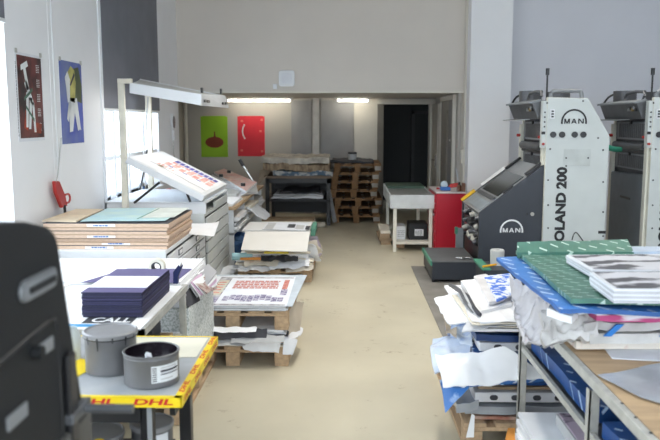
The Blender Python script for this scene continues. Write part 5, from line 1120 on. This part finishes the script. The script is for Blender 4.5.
# blue and green wraps
loose('blue_wrapped_reams', 'bright blue wrapping paper with white print spread under the green one', [at(560, 309, Z=1.03), at(690, 312, Z=1.02), at(650, 250, Z=1.035), at(496, 257.5, Z=1.035)], .018, wrapb, .008, 2, 'wrapping', n=(26, 18), side=M('blue_wrap_edge', (.03, .12, .36), .5))
loose('green_wrapped_reams', 'green wrapping paper with white print lying on the blue one', [at(571, 299, Z=1.06), at(700, 302, Z=1.055), at(640, 246, Z=1.06), at(516, 250, Z=1.06)], .02, wrapg, .006, 6, 'wrapping', n=(26, 18))
loose('green_wrapped_pack', 'raised green wrapped pack along the far edge of bench', [at(517, 253, Z=1.07), at(634, 252, Z=1.07), at(628, 239, Z=1.115), at(517, 242.5, Z=1.115)], .03, wrapg, .006, 8, 'wrapping', n=(26, 10))
bwp = M('mono_print', (.60, .60, .64), .55, c2=(.10, .10, .115), vs=5, stretch=(1, 2.4, 1), lo=.44, hi=.5)
def ream(label, c4, th, seed):
    t_ = thing('printed_reams', label, 'printed sheets', sum(c4, Vector()) / 4 - V(0, 0, th), 'monochrome prints on the bench')
    mb = MB(); n = 6
    for k in range(n):
        d = V(random.uniform(-.004, .004), random.uniform(-.004, .004), -th * (n - 1 - k) / n); mb.slab([p + d for p in c4], th / n * .90, white2 if k % 2 else M('ream_grey', (.55, .56, .60), .7))
    mb.build('sheets', t_, fixn=True)
    cc = sum(c4, Vector()) / 4; MB().slab([cc + (p - cc) * .93 + V(0, 0, .002) for p in c4], .001, bwp).build('print', t_, fixn=True)
ream('white sheets with grey and black picture, farther stack on green wrap', [at(592, 270, Z=1.105), at(700, 271, Z=1.105), at(670, 254, Z=1.105), at(566, 255, Z=1.105)], .038, 1)
ream('white sheets with grey and black picture, nearer stack on green wrap', [at(614, 289, Z=1.125), at(720, 290, Z=1.125), at(690, 271, Z=1.125), at(590, 272, Z=1.125)], .055, 2)
loose('clear_film', 'clear plastic film lying over the plywood bench top', [at(640, 397, Z=.81), at(720, 420, Z=.81), at(700, 355, Z=.83), at(598, 375, Z=.81)], .003, film, .006, 3, 'film', n=(20, 14))
loose('blue_pack', 'pale blue pack behind green wrapping at the right frame edge', [at(632, 252, Z=1.07), at(700, 252, Z=1.07), at(690, 246, Z=1.08), at(630, 247, Z=1.08)], .03, M('pale_blue_pack', (.50, .58, .70), .5), .004, 3, 'pack')

# ================================================================== LIGHT
w = bpy.data.worlds.new('daylight'); sc.world = w; w.use_nodes = True
bg = w.node_tree.nodes['Background']; bg.inputs[0].default_value = (.80, .90, 1.0, 1); bg.inputs[1].default_value = 9.3
def area(name, loc, rot, sx, sy, e, col=(1, 1, 1), portal=False):
    l = bpy.data.lights.new(name, 'AREA'); l.shape = 'RECTANGLE'; l.size = sx; l.size_y = sy; l.energy = e; l.color = col
    if portal: l.cycles.is_portal = True
    o = bpy.data.objects.new(name, l); COL.objects.link(o); o.location = loc; o.rotation_euler = rot; return o
for a, b_, za, zb in LW:
    area('window_portal', (-2.62, (a + b_) / 2, (za + zb) / 2), (0, -PI / 2, 0), zb - za, b_ - a, 0, portal=True)
for a, b_ in ((-1.9, .4), (.9, 3.1), (3.6, 5.8)):
    area('window_portal', ((a + b_) / 2, -3.03, 2.25), (PI / 2, 0, 0), b_ - a, 2.7, 0, portal=True)
for x in (.2, 3.2):
    for y in (4.9, 7.9):
        t_ = thing('ceiling_lamp', 'white ceiling lamp above the workshop', 'lamp', (x, y, 4.1), 'ceiling lamps')
        MB().box((x - .1, y - .75, 4.12), (x + .1, y + .75, 4.3), cab_w).build('housing', t_)
        l = area('lamp_light', (x, y, 4.11), (0, 0, 0), .18, 1.4, (36 if x < 1 else 26), (1, .94, .84)); l.data.spread = math.radians(118)
l = area('hood_light', (-1.80, 8.02, 1.97), (0, math.atan2(.16, .75), 0), .5, 1.35, 8, (1, .96, .90))
sc.view_settings.view_transform = 'Standard'; sc.view_settings.look = 'None'; sc.view_settings.exposure = -0.06; sc.view_settings.gamma = 1
sc.view_settings.use_curve_mapping = False
sc.cycles.max_bounces = 8; sc.cycles.diffuse_bounces = 5; sc.cycles.sample_clamp_indirect = 6
